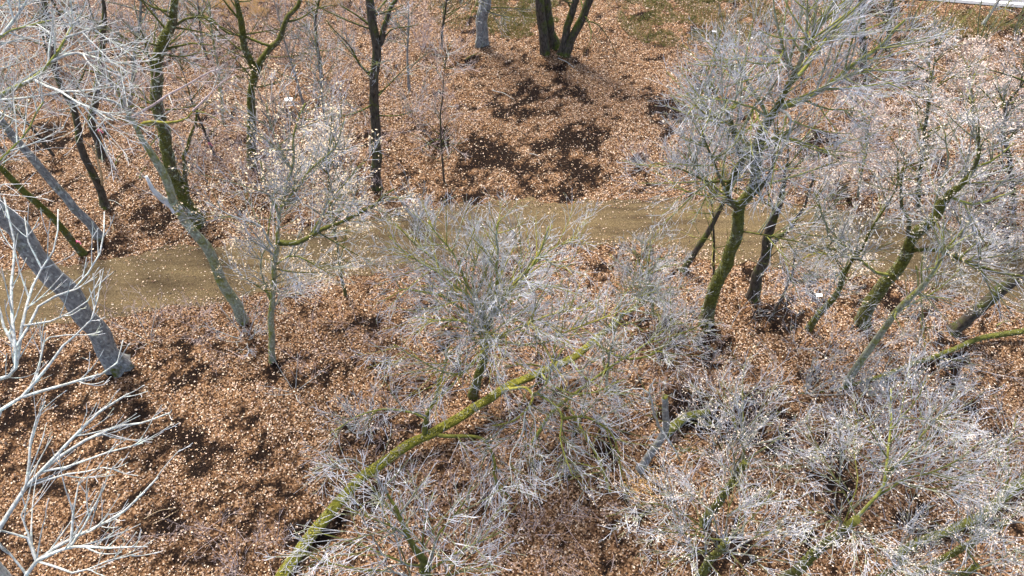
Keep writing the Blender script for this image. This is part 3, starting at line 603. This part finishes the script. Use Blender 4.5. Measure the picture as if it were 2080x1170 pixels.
# --- mossy log across the centre
tree('long fallen mossy trunk lying diagonally from the bottom edge to the path', [(520,1260,.25),(575,1170,.3),(640,1075,.35),(700,1005,.4),(790,930,.5),(900,868,.6),(1000,805,.7),(1080,765,.8),(1150,735,.9),(1215,685,1.0),(1280,630,1.1),(1340,585,1.2)], (.165,.10), 'log', mode='z', S=16, rough=.2,
     base=P(575,1170,0), name='fallen_tree', flare=0,
     limbs=[([(850,890,.5),(870,840,1.2),(885,804,1.8),(896,765,2.3),(915,718,2.8)],.085,'mossy'),([(868,845,1.2),(827,835,1.6),(769,832,2.0),(720,850,2.3),(670,880,2.4)],.04,'lichen'),
            ([(890,878,.6),(950,888,1.0),(985,897,1.2),(1003,930,1.3),(1005,975,1.2),(1040,1015,1.0)],.07,'mossy'),([(1030,790,.7),(1065,788,1.5),(1083,805,2.0),(1075,830,2.2),(1040,855,2.4),(1000,865,2.5)],.06,'yellow'),
            ([(1083,800,2.0),(1105,785,2.6),(1120,750,3.0),(1125,690,3.4),(1140,620,3.6)],.04,'lichen'),([(1090,800,2.0),(1140,840,2.6),(1140,900,2.8),(1165,970,2.6)],.045,'lichen'),([(1140,845,2.6),(1200,850,3.0),(1240,880,3.1),(1258,940,2.9),(1262,990,2.6)],.04,'mossy'),
            ([(1070,830,2.2),(1062,880,2.6),(1035,930,2.9),(1040,990,2.9)],.025,'pale'),([(1090,830,2.2),(1090,880,2.8),(1075,940,3.0)],.025,'pale'),([(1200,695,1.0),(1240,720,1.2),(1320,722,1.4),(1365,690,1.6),(1430,655,1.8)],.05,'mossy'),
            ([(1150,730,.9),(1190,770,1.6),(1220,790,2.0),(1290,800,2.2)],.04,'lichen'),([(1265,640,1.1),(1320,610,1.8),(1370,590,2.2)],.04,'lichen'),([(1100,755,.9),(1130,790,1.5),(1190,800,2.1),(1270,770,2.6)],.04,'lichen'),([(750,955,.5),(700,930,1.0),(640,980,1.4)],.02,'pale'),
            ([(1115,760,2.8),(1150,700,3.2),(1190,640,3.6)],.03,'lichen'),([(1110,745,.9),(1060,738,1.1),(1030,745,1.2)],.04,'mossy'),([(1240,665,1.0),(1262,610,1.8),(1300,560,2.4)],.03,'lichen'),([(1280,630,1.1),(1340,640,1.4),(1400,660,1.5)],.03,'lichen')],
     tw='twig_blue', dens=(2.9,3.2,2.8), lens=(1.95,.45,.5), crown_from=.92, up=(-.1,-.05,0), cat='fallen tree')
tree('fallen grey limb tangle with drooping twigs right of the log middle', [(1080,900,.3),(1120,840,.9),(1180,790,1.4),(1240,745,1.8),(1310,700,2.1),(1380,650,2.3)], (.06,.02), 'lichen', mode='z', base=P(1080,900), S=7, flare=0,
     auto=(7,.05,1.5,(35,75),-.1), tw='twig_blue', dens=(2.6,2.8,2.6), lens=(1.7,.45,.5), up=(0,0,0), name='fallen_limb', cat='fallen limb')
tree('fallen grey limb tangle with yellow lichen left of the snapped trunk', [(1240,1000,.2),(1215,930,.9),(1180,870,1.5),(1150,810,1.9),(1130,760,2.1)], (.05,.02), 'yellow', mode='z', base=P(1240,1000), S=7, flare=0,
     auto=(6,.05,1.3,(35,75),-.1), tw='twig_blue', dens=(2.6,2.8,2.6), lens=(1.6,.45,.5), up=(0,0,0), name='fallen_limb', cat='fallen limb')
# --- bottom centre
c = P(861,1150,6.2)
tree('mossy tree top with grey twigs radiating at the bottom centre', [(c[0]+.1,c[1]-.3,0,1),(c[0],c[1]-.2,3,1),(c[0],c[1],6.2,1)], (.16,.10), 'mossy', base=np.array([c[0]+.1,c[1]-.3,0]), limbmat='branch', mode='h',
     limbs=[([(861,1155),(856,1132,.3),(827,1088,.6),(805,1040,.8),(785,1000,.9)],.08,'mossy'),([(861,1150),(890,1090,.4),(930,1030,.7),(960,990,.9)],.035),([(861,1150),(950,1110,.2),(1020,1080,.3)],.035),([(861,1150),(800,1130,.2),(720,1100,.2),(640,1080,.2)],.03),([(861,1150),(780,1160,-.3),(680,1150,-.4),(610,1120,-.5)],.03),([(861,1150),(940,1160,-.3),(1010,1150,-.4)],.03),([(861,1150),(860,1080,.7),(880,1000,1.2)],.03),([(861,1152),(830,1190,-.6)],.03),([(790,1010,.9),(770,975,1.0),(760,950,1)],.03),([(827,1088,.6),(770,1060,.6),(700,1030,.6)],.025)],
     tw='twig_blue', dens=(3.0,3.2,3.0), lens=(1.8,.45,.5), up=(.25,.2,.2), crown_from=1, rmin=.0055)
# --- snapped tree
tree('snapped pale trunk with a splintered tan top and raw yellow foot', [(1298,958),(1314,934),(1332,910),(1350,880),(1352,850),(1350,806)], (.13,.08), 'grey', base=P(1298,958), flare=.2,
     limbs=[([(1352,850),(1350,825),(1347,795)],.05,'tan'),([(1340,876,-.4),(1326,838,-.4),(1322,800,-.4),(1330,770,-.3)],.045,'pale'),([(1340,876,-.4),(1367,907,-.5),(1381,938,-.6)],.035,'pale'),([(1325,800,-.4),(1290,790,-.5),(1250,800,-.6)],.02,'pale')],
     tw='twig_blue', dens=(2.2,2.6,2.2), crown_from=1, name='broken_tree')
tree('thick weathered grey log end lying right of the snapped trunk', [(1352,880,.25),(1390,848,.35),(1440,838,.3)], (.17,.12), 'grey', mode='z', base=P(1390,850), crown=False, name='fallen_log', cat='log', flare=0)

# --- right of centre
tree('tall mossy green tree with a huge crown right of centre', [(1432,655),(1438,630),(1455,581),(1479,527),(1500,458),(1505,425),(1524,393),(1530,350),(1536,300),(1558,252),(1585,205),(1612,160),(1626,120),(1660,60)], (.23,.09), 'mossy', limbmat='lichen', S=12, brm='lichen',
     limbs=[([(1505,425),(1483,407),(1482,380),(1500,342),(1495,290),(1480,240),(1470,200)],.12,'mossy'),([(1530,330),(1500,280,.3),(1470,220,.5),(1440,160,.8),(1415,120,1)],.06),([(1536,300),(1480,250,-.4),(1430,230,-.6),(1395,190,-.7)],.05,'yellow'),([(1558,252),(1540,200,.2),(1510,150,.4),(1490,100,.5)],.06),([(1585,230),(1640,195),(1700,165),(1750,120),(1800,80),(1840,40)],.09),([(1600,180),(1640,130,.4),(1680,80,.7),(1740,20,1)],.06),([(1612,160),(1590,100),(1575,40),(1570,-10)],.05),([(1505,425),(1545,385,-.2),(1572,330,-.3),(1580,260,-.3)],.075,'mossy'),([(1500,440),(1470,380,-.4),(1440,310,-.6),(1425,260,-.7)],.06,'mossy'),([(1700,165),(1740,150,-.3),(1790,140,-.4)],.04),([(1582,232,-.3),(1605,240,-.5),(1604,265,-.6),(1590,300,-.7),(1560,330,-.8)],.04,'pale'),([(1540,290),(1600,280,-.4),(1660,300,-.6),(1700,320,-.6)],.035),([(1490,380),(1440,370,-.3),(1380,345,-.4),(1330,330,-.5)],.04,'mossy'),([(1480,400),(1420,395,-.4),(1360,380,-.6)],.035,'yellow'),([(1500,470),(1560,480,-.5),(1640,495,-.8),(1700,510,-1)],.03,'mossy'),([(1620,130),(1640,60,-.5),(1640,0,-.7)],.05),([(1560,250),(1500,210,-1.),(1440,200,-1.4)],.04),([(1660,60),(1690,10),(1710,-30)],.05),([(1640,195),(1690,220,-.3),(1740,225,-.4)],.03)],
     tw='twig_blue', dens=(3.0,3.4,3.2), lens=(2.3,.45,.5), up=(.25,.2,.2), crown_from=.75, leaves=700, tone=(0.56,0.55,0.49), leafsize=.05)
tree('dark slanting stem crossing the path beside the tall mossy tree', [(1385,548),(1421,496),(1448,452),(1470,410),(1490,370),(1502,335)], (.12,.07), 'dark', auto=(3,.5,1.2,(40,70),.2), tw='twig_olive', crown_from=.7, dens=(2,2.4,2))
tree('thin dark upright stem just left of the tall mossy tree', [(1448,625),(1449,560),(1450,500),(1448,440),(1444,400)], (.05,.025), 'dark', auto=(5,.4,1.2,(40,70),.2), tw='twig_olive', crown_from=.7, dens=(2,2.4,2))
tree('dark forked tree with twin stems at the lower path edge', [(1528,604),(1538,565),(1551,520),(1568,458),(1582,408),(1590,370),(1600,330)], (.22,.08), 'dark',
     limbs=[([(1553,515),(1575,489),(1599,469),(1626,428),(1640,393),(1650,350)],.09),([(1585,400),(1600,360),(1630,320)],.04),([(1578,430),(1560,390),(1550,350)],.035),([(1545,535),(1590,505,-.5),(1640,480,-.8)],.02)], tw='twig_dark', dens=(2.0,2.6,2.2), crown_from=.7, leaves=100)
tree('crooked dark sapling with a bent top behind the twin stemmed tree', [(1560,655),(1590,600),(1612,545),(1618,500),(1640,470),(1668,440)], (.05,.02), 'dark', auto=(5,.4,1.0,(30,60),.2), tw='twig_dark', dens=(2,2.4,2), crown_from=.6)
tree('thick forked tree with rough bark and white leaves at the right of the path', [(1750,662),(1773,609),(1807,568),(1835,527),(1859,475),(1893,445),(1920,407),(1945,380),(1975,350),(1990,300)], (.24,.10), 'mossy', S=12,
     limbs=[([(1857,478),(1850,455),(1838,420),(1830,380),(1836,340)],.07),([(1845,512),(1862,508,-.3),(1893,508,-.4),(1934,520,-.6),(1978,537,-.8),(2047,557,-1),(2110,560,-1)],.07),([(1806,566),(1780,556,-.2),(1766,547,-.3),(1739,520,-.3),(1715,503,-.4),(1688,489,-.5),(1677,452,-.5),(1654,390,-.5)],.06,'lichen'),([(1739,520,-.3),(1773,462,-.2),(1800,421,-.1),(1818,380,0),(1822,340,0)],.045,'mossy'),([(1740,522,-.3),(1700,520,-.6),(1640,520,-.8),(1612,545,-.9)],.04,'yellow'),([(1730,530,-.4),(1710,555,-.7),(1680,565,-.9),(1620,556,-1)],.03,'lichen'),([(1920,407),(1960,415,-.4),(2010,410,-.5),(2060,390,-.5)],.05,'lichen'),([(1893,445),(1910,380,.3),(1925,320,.5),(1920,270,.6)],.05,'lichen'),([(1934,520,-.6),(1960,470,-.5),(1990,420,-.5)],.035,'lichen'),([(1978,537,-.8),(2000,480,-.8),(2040,440,-.8)],.03,'lichen'),([(1860,540,-.6),(1870,600,-1.2),(1872,660,-1.6),(1880,690,-1.7)],.03,'yellow'),([(1975,350),(2020,320),(2060,290)],.04,'lichen')],
     tw='twig_blue', dens=(2.8,3.0,2.6), lens=(2.1,.45,.5), up=(.1,.1,.1), leaves=4400, tone=(0.64,0.56,0.46), crown_from=.7)
tree('slim pale grey green trunk leaning right just below the path on the right', [(1715,785),(1748,735),(1783,687),(1828,622),(1869,585),(1900,545),(1925,500)], (.13,.06), 'lichen', auto=(7,.55,1.6,(40,75),.1), tw='twig_blue', leaves=300, dens=(2.4,3,2.6))
tree('slim olive brown trunk below the path right of the twin stemmed tree', [(1640,672),(1668,635),(1701,595),(1715,555),(1735,520)], (.11,.07), 'mossy', auto=(4,.7,1.3,(40,75),.1), tw='twig_blue', leaves=150, dens=(2.2,3,2.6))
tree('black rough barked trunk leaning out of the right edge', [(1930,678),(1978,636),(2023,599),(2064,568),(2110,530),(2180,470)], (.20,.15), 'dark', auto=(5,.6,1.6,(40,75),.1), tw='twig_blue', leaves=150, dens=(2,2.6,2.2), rough=.3)
tree('mossy fallen trunk running in from the right edge below the black trunk', [(2180,655,.5),(2078,674,.45),(1995,687,.4),(1927,715,.35),(1859,739,.3),(1790,765,.25),(1700,790,.2),(1620,800,.15)], (.11,.05), 'mossy', mode='z', base=P(1900,725), limbs=[([(1880,732,.3),(1876,690,.9),(1868,640,1.4)],.025,'yellow'),([(1900,720,.3),(1950,730,.5),(2000,745,.6)],.03)], tw='twig_blue', dens=(1.8,2.4,2), name='fallen_tree', cat='fallen tree', flare=0, crown_from=.8, up=(.1,.1,.1))
tree('dark decaying log with a black shadow at the lower right', [(2150,950,.3),(2057,994,.3),(1978,1054,.25),(1876,1098,.2),(1820,1130,.15)], (.17,.10), 'mossy', mode='z', base=P(1978,1054), crown=False, name='fallen_log', cat='log', flare=0)

# --- upper right
tree('cream leaved tree with a bright green stem at the upper right', [(1869,420),(1868,345),(1876,280),(1886,222),(1892,170),(1900,120)], (.09,.04), 'mossy', auto=(18,.15,1.9,(35,80),.15), tw='twig_blue', leaves=4400, tone=(0.67,0.55,0.46), dens=(3,3.2,2.8))
tree('cream leaved tree standing at the right edge near the top', [(2062,420),(2050,330),(2040,250),(2050,205),(2078,170),(2100,120)], (.10,.05), 'dark', auto=(18,.15,1.9,(35,80),.15), tw='twig_blue', leaves=4200, tone=(0.69,0.56,0.48), dens=(3,3.2,2.8))
tree('leafy pale tree between the two cream leaved trees at the upper right', [(1985,330),(1980,270),(1975,210),(1970,150)], (.07,.03), 'lichen', auto=(16,.15,1.6,(35,80),.15), tw='twig_pink', leaves=3600, tone=(0.67,0.53,0.43), dens=(3,3,2.6))
tree('pale leaved young tree left of the green stemmed one at the upper right', [(1745,400),(1750,350),(1760,300),(1765,240)], (.06,.03), 'lichen', auto=(14,.15,1.5,(35,80),.15), tw='twig_pink', leaves=2600, tone=(0.66,0.52,0.43), dens=(3,3,2.6))
tree('dark trunk behind the huge crown at the top right', [(1755,150),(1752,80),(1750,20),(1745,-60)], (.16,.1), 'dark', auto=(10,.1,2.0,(40,80),.15), tw='twig_blue', dens=(2.4,3,2.6))
tree('dark trunk beside the road at the top right', [(1800,110),(1806,50),(1812,0),(1818,-60)], (.14,.1), 'dark', auto=(8,.1,1.8,(40,80),.15), tw='twig_dark', dens=(2.2,2.8,2.4))
tree('pale leaning stem crossing the white road line at the top right', [(1990,60),(2010,30),(2030,0),(2060,-50)], (.08,.05), 'pale', auto=(6,.3,1.6,(40,80),.15), tw='twig_olive', dens=(2,2.6,2.2))
for lab, a, b_, h in [('mossy shrub with upright yellow green stems below the road line', 1895, 105, 2.6), ('mossy shrub of curving green stems at the right of the road verge', 1985, 95, 2.4), ('mossy shrub nearest the right edge under the road', 2055, 80, 2.2), ('small mossy shrub left of the road line', 1845, 60, 2.0)]:
    bush(lab, a, b_, h, 7, .55, .035, 'yellow', 'twig_olive', 0, dens=(2.2,2.4,2.0))
bush('pale leafed bush on the bank beyond the path at the right', 1690, 395, 1.9, 8, .7, .02, 'grey', 'twig_blue', 900, (0.66,0.55,0.45))
bush('whitish leafy bush behind the path right of the forked tree', 1960, 475, 2.0, 8, .8, .02, 'grey', 'twig_blue', 1200, (0.66,0.56,0.46))
bush('pale leafed bush at the path edge between the forked tree and the twin stems', 1700, 560, 1.8, 8, .8, .02, 'lichen', 'twig_blue', 900, (0.66,0.56,0.45))
bush('leafy bush at the right edge below the path', 2050, 520, 2.0, 8, .8, .02, 'lichen', 'twig_blue', 900, (0.66,0.55,0.45))

# --- lower right tree tops
def top_tree(label, px, py, z, limbs, leaves, r=(.13,.07), dens=(3.5,3.5,3.2), lens=(1.75,.45,.5), tw='twig_blue', bark_='mossy', tone=(0.69,0.59,0.48), shift=(0, 0)):
    c = P(px, py, z)
    tree(label, [(c[0]+shift[0],c[1]+shift[1],-.1,1),(c[0]+shift[0]*.5,c[1]+shift[1]*.5,z*.5,1),(c[0],c[1],z,1)], r, bark_, base=np.array([c[0]+shift[0],c[1]+shift[1],0]), limbmat='branch', mode='h',
         limbs=[(l[0], l[1]*.68)+tuple(l[2:]) for l in limbs], tw=tw, dens=dens, lens=lens, up=(.3,.25,.2), crown_from=1, leaves=int(leaves*1.1), tone=tone, rmin=.005, leafsize=.038)
top_tree('upright grey tree top with small cream leaves right of the snapped trunk', 1515, 937, 4.5,
   [([(1515,937),(1512,880,.2),(1508,800,.5),(1512,740,.6)],.05),([(1515,937),(1480,900,.2),(1440,860,.3),(1395,830,.4)],.035),([(1515,935),(1560,905,.1),(1600,880,.2),(1640,850,.3)],.035),([(1515,937),(1530,860,.5),(1560,790,.9)],.035),([(1514,935),(1490,850,.5),(1460,770,.9)],.035),([(1516,930),(1450,930,-.2),(1390,905,-.3)],.025),([(1516,935),(1580,945,-.3),(1630,950,-.4)],.03),([(1514,940),(1500,980,-.4),(1470,1000,-.6)],.025,'yellow')], 1300)
top_tree('wide low grey tree top with cream leaves at the bottom right of centre', 1478, 1098, 5.0,
   [([(1478,1098),(1400,1085,-.1),(1330,1075,-.2)],.04),([(1478,1098),(1440,1040,.3),(1400,1000,.6)],.035),([(1478,1098),(1530,1050,.3),(1570,1000,.6)],.035),([(1478,1098),(1540,1090,0),(1610,1065,.1)],.035),([(1478,1098),(1500,1140,-.4),(1520,1170,-.5)],.03),([(1478,1098),(1420,1120,-.4),(1350,1150,-.5)],.04,'mossy'),([(1478,1098),(1480,1030,.5),(1490,980,.8)],.03),([(1478,1098),(1550,1130,-.4),(1600,1140,-.5)],.03),([(1478,1098),(1390,1040,.1),(1320,1020,.1),(1230,1050,0)],.03)], 1400)
top_tree('largest bluish grey tree top with a mossy fork in the lower right', 1740, 1055, 5.5,
   [([(1740,1055),(1768,1025),(1790,1000),(1798,960),(1805,880,.2),(1810,790,.5)],.07,'lichen'),([(1785,1003),(1830,975),(1880,960),(1950,930),(2000,890)],.045),([(1795,975),(1840,920,.3),(1890,860,.5),(1950,800,.7)],.045),([(1800,930),(1770,880,.3),(1730,820,.6)],.035),([(1740,1055),(1700,1050,-.2),(1650,1040,-.3)],.035),([(1740,1055),(1740,980,.3),(1735,900,.5),(1740,860,.6)],.03,'yellow'),([(1740,1055),(1770,1090,-.4),(1780,1140,-.6)],.035),([(1805,880,.2),(1850,820,.5),(1880,770,.7)],.035),([(1740,1050),(1700,980,.2),(1660,900,.3),(1640,860,.4)],.03),([(1830,975),(1890,990,-.3),(1960,980,-.4)],.03),([(1798,950),(1860,930,-.2),(1920,850,0)],.035)], 1500, r=(.15,.09))
top_tree('tall thin grey sapling tops near the right edge at the bottom', 2045, 1060, 5.0,
   [([(2045,1060),(2045,980,.2),(2050,900,.4),(2065,850,.5)],.04),([(2045,1060),(2010,1000,.2),(1990,920,.4)],.03),([(2045,1060),(2090,1010,.2),(2120,960,.3)],.03),([(2045,1060),(1990,1060,-.2),(1940,1040,-.3)],.025),([(2045,1060),(2060,1110,-.4),(2075,1160,-.5)],.03)], 700, r=(.1,.06), tw='twig_blue')
top_tree('grey tree top with white leaves in the bottom right corner', 1985, 1150, 5.0,
   [([(1985,1150),(1950,1100,.3),(1900,1060,.5)],.035),([(1985,1150),(2040,1130),(2090,1100)],.035),([(1985,1150),(1930,1160,-.2),(1880,1150,-.3)],.03),([(1985,1150),(1990,1080,.4),(2000,1030,.6)],.03),([(1985,1150),(2030,1180,-.4)],.03)], 1200, r=(.12,.06))
top_tree('small whitish tree top at the bottom edge right of centre', 1840, 1140, 4.5,
   [([(1840,1140),(1800,1100,.2),(1760,1080,.3)],.025),([(1840,1140),(1860,1090,.3),(1890,1060,.4)],.025),([(1840,1140),(1790,1160,-.3)],.025),([(1840,1140),(1880,1150,-.2)],.025),([(1840,1140),(1840,1180,-.4)],.025)], 800, r=(.08,.04))
bush('grey leafless bush behind the lower right tree tops', 1640, 800, 2.0, 9, .7, .02, 'pale', 'twig_blue', 150)
bush('grey leafless bush right of the huge lower crown near the fallen trunk', 1760, 800, 2.2, 9, .7, .02, 'pale', 'twig_blue', 150)
bush('greyish white bush left of the mossy log near the bare limb', 735, 872, 1.7, 10, .75, .018, 'pale', 'twig_blue', 0, dens=(3.6,3.6,3.2))
bush('low bare bush under the small round crowned tree', 1400, 690, 1.5, 8, .8, .015, 'lichen', 'twig_blue', 0)
bush('thin bare brush of arching stems in the litter left of the log', 600, 800, 1.5, 6, 1.5, .014, 'pale', 'twig_pink', 0, dens=(2.2,2.4,2.0))
bush('wispy reddish brush at the bottom edge left of the mossy log', 480, 1160, 1.3, 8, .9, .010, 'twig_pink', 'twig_pink', 0, dens=(2.6,2.6,2.2), rmin=.004)
bush('wispy brush of fine stems right of the tree top at the bottom centre', 1080, 1080, 1.2, 6, 1.0, .009, 'twig_pink', 'twig_pink', 0, dens=(2.4,2.4,2.0), rmin=.004)
bush('sparse bush of fine twigs on the bank above the path centre', 1290, 330, 1.4, 8, .8, .010, 'twig_pink', 'twig_pink', 60, dens=(2.4,2.4,2.0), rmin=.005)
bush('fine twiggy bush over the lower path edge at the left', 300, 690, 1.4, 7, 1.3, .014, 'pale', 'twig_pink', 0, dens=(2.6,2.6,2.2))
for k, (lab, a, b_, h, l) in enumerate([
   ('brushy bush low in the upper left corner', 40, 190, 2.2, 0), ('brushy bush under the dead tree in the upper left', 130, 250, 2.0, 0), ('brushy bush between the dead tree and the two stemmed tree', 280, 200, 2.2, 0),
   ('brushy bush right of the two stemmed tree', 430, 330, 1.8, 150), ('brushy pink bush behind the V forked tree', 590, 120, 2.4, 0), ('brushy bush left of the furrowed trunk', 700, 200, 2.2, 100),
   ('brushy bush right of the furrowed trunk', 840, 240, 2.2, 0), ('brushy bush behind the slender sapling', 860, 110, 2.2, 0), ('brushy bush in the top left behind the trunks', 160, 60, 2.4, 0), ('brushy bush at the top edge near the straw grass', 400, 90, 2.2, 0),
   ('brushy bush under the huge crown above the path', 1430, 330, 2.0, 200), ('brushy bush right under the huge crown', 1620, 380, 2.0, 300)]):
    bush(lab, a, b_, h, 8, .7, .014, 'twig_pink' if k % 2 else 'grey', 'twig_pink' if k % 3 else 'twig_blue', l, dens=(2.6,2.8,2.4))

# fine brush that nobody could count
def undergrowth(label, spots, per, h, mat, rmin=.0042):
    st = []
    for (a, b_, rx, ry, wt) in spots:
        m = int(per*wt); th = rng.random(m)*2*np.pi; r = np.sqrt(rng.random(m))
        for u, v in zip(a+rx*r*np.cos(th), b_+ry*r*np.sin(th)): st.append(P(u, v))
    st = np.array(st); st = st[(fbm(st[:, 0]*.9, st[:, 1]*.9, 91, 3) > .44) & (st[:, 1] < road_near(st[:, 0])-1)]; n = len(st); K = 7
    pts = np.zeros((n, K, 3)); st[:, 2] = hgt(st[:, 0], st[:, 1])-.03; pts[:, 0] = st
    d = rng.normal(0, .45, (n, 3)); d[:, 2] = 1; d /= np.linalg.norm(d, axis=1, keepdims=True); L = h*(.5+rng.random(n))
    bend = rng.normal(0, .55, (n, 3)); bend[:, 2] = -.25
    for k in range(1, K):
        d = d+(bend+rng.normal(0, .2, (n, 3)))/(K-1); d /= np.linalg.norm(d, axis=1, keepdims=True); pts[:, k] = pts[:, k-1]+d*(L/(K-1))[:, None]
    rad = np.linspace(1, .4, K)[None]*(rmin*(1.3+1.2*rng.random(n)))[:, None]
    b1, r1 = spawn(pts, rad, 5, .42, (25, 60), .15, 4, t0=.2, rmin=rmin); b2, r2 = spawn(b1, r1, 3, .6, (25, 55), .1, 2, rmin=rmin*.85)
    tag(link('undergrowth', twig_mesh('undergrowth', [(pts, rad, 3), (b1, r1, 3), (b2, r2, 3)]), M[mat]), label, 'undergrowth', kind='stuff')
undergrowth('haze of fine pinkish grey brush between the trunks at the upper left', [(130,120,220,110,1),(330,110,200,110,1),(560,90,160,90,.7),(800,180,170,170,1),(450,300,180,110,.6),(620,380,160,60,.4)], 190, 1.9, 'twig_pink')
undergrowth('haze of fine bluish grey brush on the right side beyond and below the path', [(1550,220,200,170,1),(1850,280,240,190,1.4),(1950,480,160,100,.6),(1700,760,260,80,.9),(1900,900,200,120,.8),(1500,620,200,50,.4)], 165, 1.7, 'twig_blue')
undergrowth('wispy pale brush along the lower edge of the path and round the log', [(330,670,200,40,.8),(600,700,200,80,.9),(900,900,200,120,.8),(1250,720,200,100,1),(1050,1080,260,80,.6),(420,1120,160,50,.4),(1450,900,150,120,.6)], 110, 1.2, 'twig_pink', .0036)

# ------------------------------------------------------------------ sticks lying on the ground, small litter
def stick(label, a, b_, r, mat='pale', bend=.1):
    p = P(*a); q = P(*b_); c = (p+q)/2; g = ground(c[0], c[1])
    L = q-p; n = np.array([-L[1], L[0], 0]); pts = [p, c+n*bend, q]
    pts = spline([np.array([u[0], u[1], ground(u[0], u[1])+.05+r]) for u in pts], .15); off = np.array([c[0], c[1], g])
    me = branch_mesh('fallen_branch', wobble(pts-off, r*.5), np.linspace(r, r*.4, len(pts)), 6, .08)
    tg = link('fallen_branch', me, M[mat], None, (c[0], c[1], g)); tag(tg, label, 'branch', 'broken branches lying on the leaves')
stick('short pale stick across the left bare soil patch above the path', (1000,194), (1045,210), .018)
stick('short curved stick lying in the lower bare soil patch', (1075,318), (1098,322), .02)
stick('pale stick leaning away from the foot of the dark trunk cluster', (1133,128), (1166,146), .02, 'pale')
stick('thin twisted pale stick on the bank above the left path edge', (215,420), (256,430), .02)
stick('pale stick standing in the dark litter above the path at the left', (228,455), (232,480), .018, 'tan')
stick('dark stick on the bank left of the pale leaning tree', (240,345), (262,318), .03, 'dark')
stick('dark broken stick left of the snapped white limb', (290,372), (303,350), .035, 'dark')
stick('pale stick at the lower left among the tan leaves', (300,1060), (365,1040), .012, 'tan')
stick('yellow brown stick at the lower left beside the tree top twigs', (318,1070), (370,1042), .010, 'tan', -.05)
stick('dark branch lying by the foot of the grey trunk at top centre', (945,136), (978,124), .04, 'dark')
stick('mossy stick in the leaves right of the black trunk', (2020,665), (2060,655), .025, 'yellow')
stick('dark stick on the litter below the central tree', (1060,905), (1110,915), .02, 'dark')
stick('thin pale stick in the dark soil at the far left', (60,800), (110,765), .014)

def scrap(label, px, py, s, mat, name, cat, ht=0.0):
    c = P(px, py, ht); g = ground(c[0], c[1]); n = 6
    gx, gy = np.meshgrid(np.linspace(-.5, .5, n), np.linspace(-.35, .35, n))
    z = .14*fbm(gx*5+px, gy*5, 5, 3)-.02; ed = rng.normal(0, .04, gx.shape)
    V = np.stack([(gx+ed)*s, (gy+ed)*s, z*s*2+.06], -1).reshape(-1, 3)
    i, j = np.meshgrid(np.arange(n-1), np.arange(n-1)); q = (j*n+i).ravel()
    F = np.stack([q, q+1, q+n+1, q+n], -1); m = len(V)
    V2 = np.vstack([V, V-np.array([0, 0, .006])]); F2 = np.vstack([F, F[:, ::-1]+m])
    tag(link(name, npmesh(name, V2, F2), mat, None, (c[0], c[1], g if ht == 0 else ht)), label, cat)
scrap('crumpled white paper lying on the bank between the V fork and the furrowed trunk', 590, 216, .36, M['paper'], 'paper_scrap', 'litter')
scrap('white scrap lying on the leaves below the path near the slim olive trunk', 1662, 603, .22, M['paper'], 'paper_scrap', 'litter')
scrap('tiny white scrap on the grassy floor near the top edge', 1448, 76, .2, M['paper'], 'paper_scrap', 'litter')
def ribbon(label, px, py, ht, s=.11):
    c = P(px, py, ht); root = bpy.data.objects.new('marker_ribbon', None); C.objects.link(root); root.location = c; tag(root, label, 'ribbon', 'pink marker ribbons tied to twigs')
    k = np.linspace(0, 2*np.pi, 9)[:-1]; pts = np.stack([np.cos(k)*s*.5, np.zeros(8), np.sin(k)*s*.35], -1)
    V = np.vstack([pts+[0, -.012, 0], pts+[0, .012, 0]]); q = np.arange(8)
    link('loop', npmesh('loop', V, np.stack([q, (q+1) % 8, 8+(q+1) % 8, 8+q], -1)), M['pink'], root)
    for sx in (-1, 1):
        u = np.linspace(0, 1, 5); a = np.stack([sx*s*.9*u, .03*np.sin(u*5), -s*.8*u**1.5-.03], -1)
        V = np.vstack([a+[0, -.018, .01], a+[0, .018, -.01]]); q = np.arange(4)
        link('tail', npmesh('tail', V, np.stack([q, q+1, 6+q, 5+q], -1)), M['pink'], root)
ribbon('pink ribbon on a twig of the dead dark trunk at the upper left', 201, 264, 2.2, .13)
ribbon('pink ribbon on a twig right of the two stemmed mossy trunk', 425, 291, 1.2, .12)
ribbon('pink ribbon beside the slim mossy trunk at the left path edge', 157, 490, 1.0, .11)
# raw splinters at the foot of the snapped tree
c = P(1310, 985); x = c[0]+rng.normal(0, .32, 900); y = c[1]+rng.normal(0, .3, 900)
me = leafmesh('wood_splinters', np.stack([x, y, hgt(x, y)], -1), .5, .05*(.5+rng.random(900)), np.array([(.72,.45,.18)])*(.6+.7*rng.random((900, 1))), .05+.03*rng.random(900), .35)
tag(link('wood_splinters', me, M['leaf']), 'yellow orange wood splinters scattered below the snapped pale trunk', 'splinters', kind='stuff')

print('tree tris', TRI[0], 'objects', len(scene.objects))
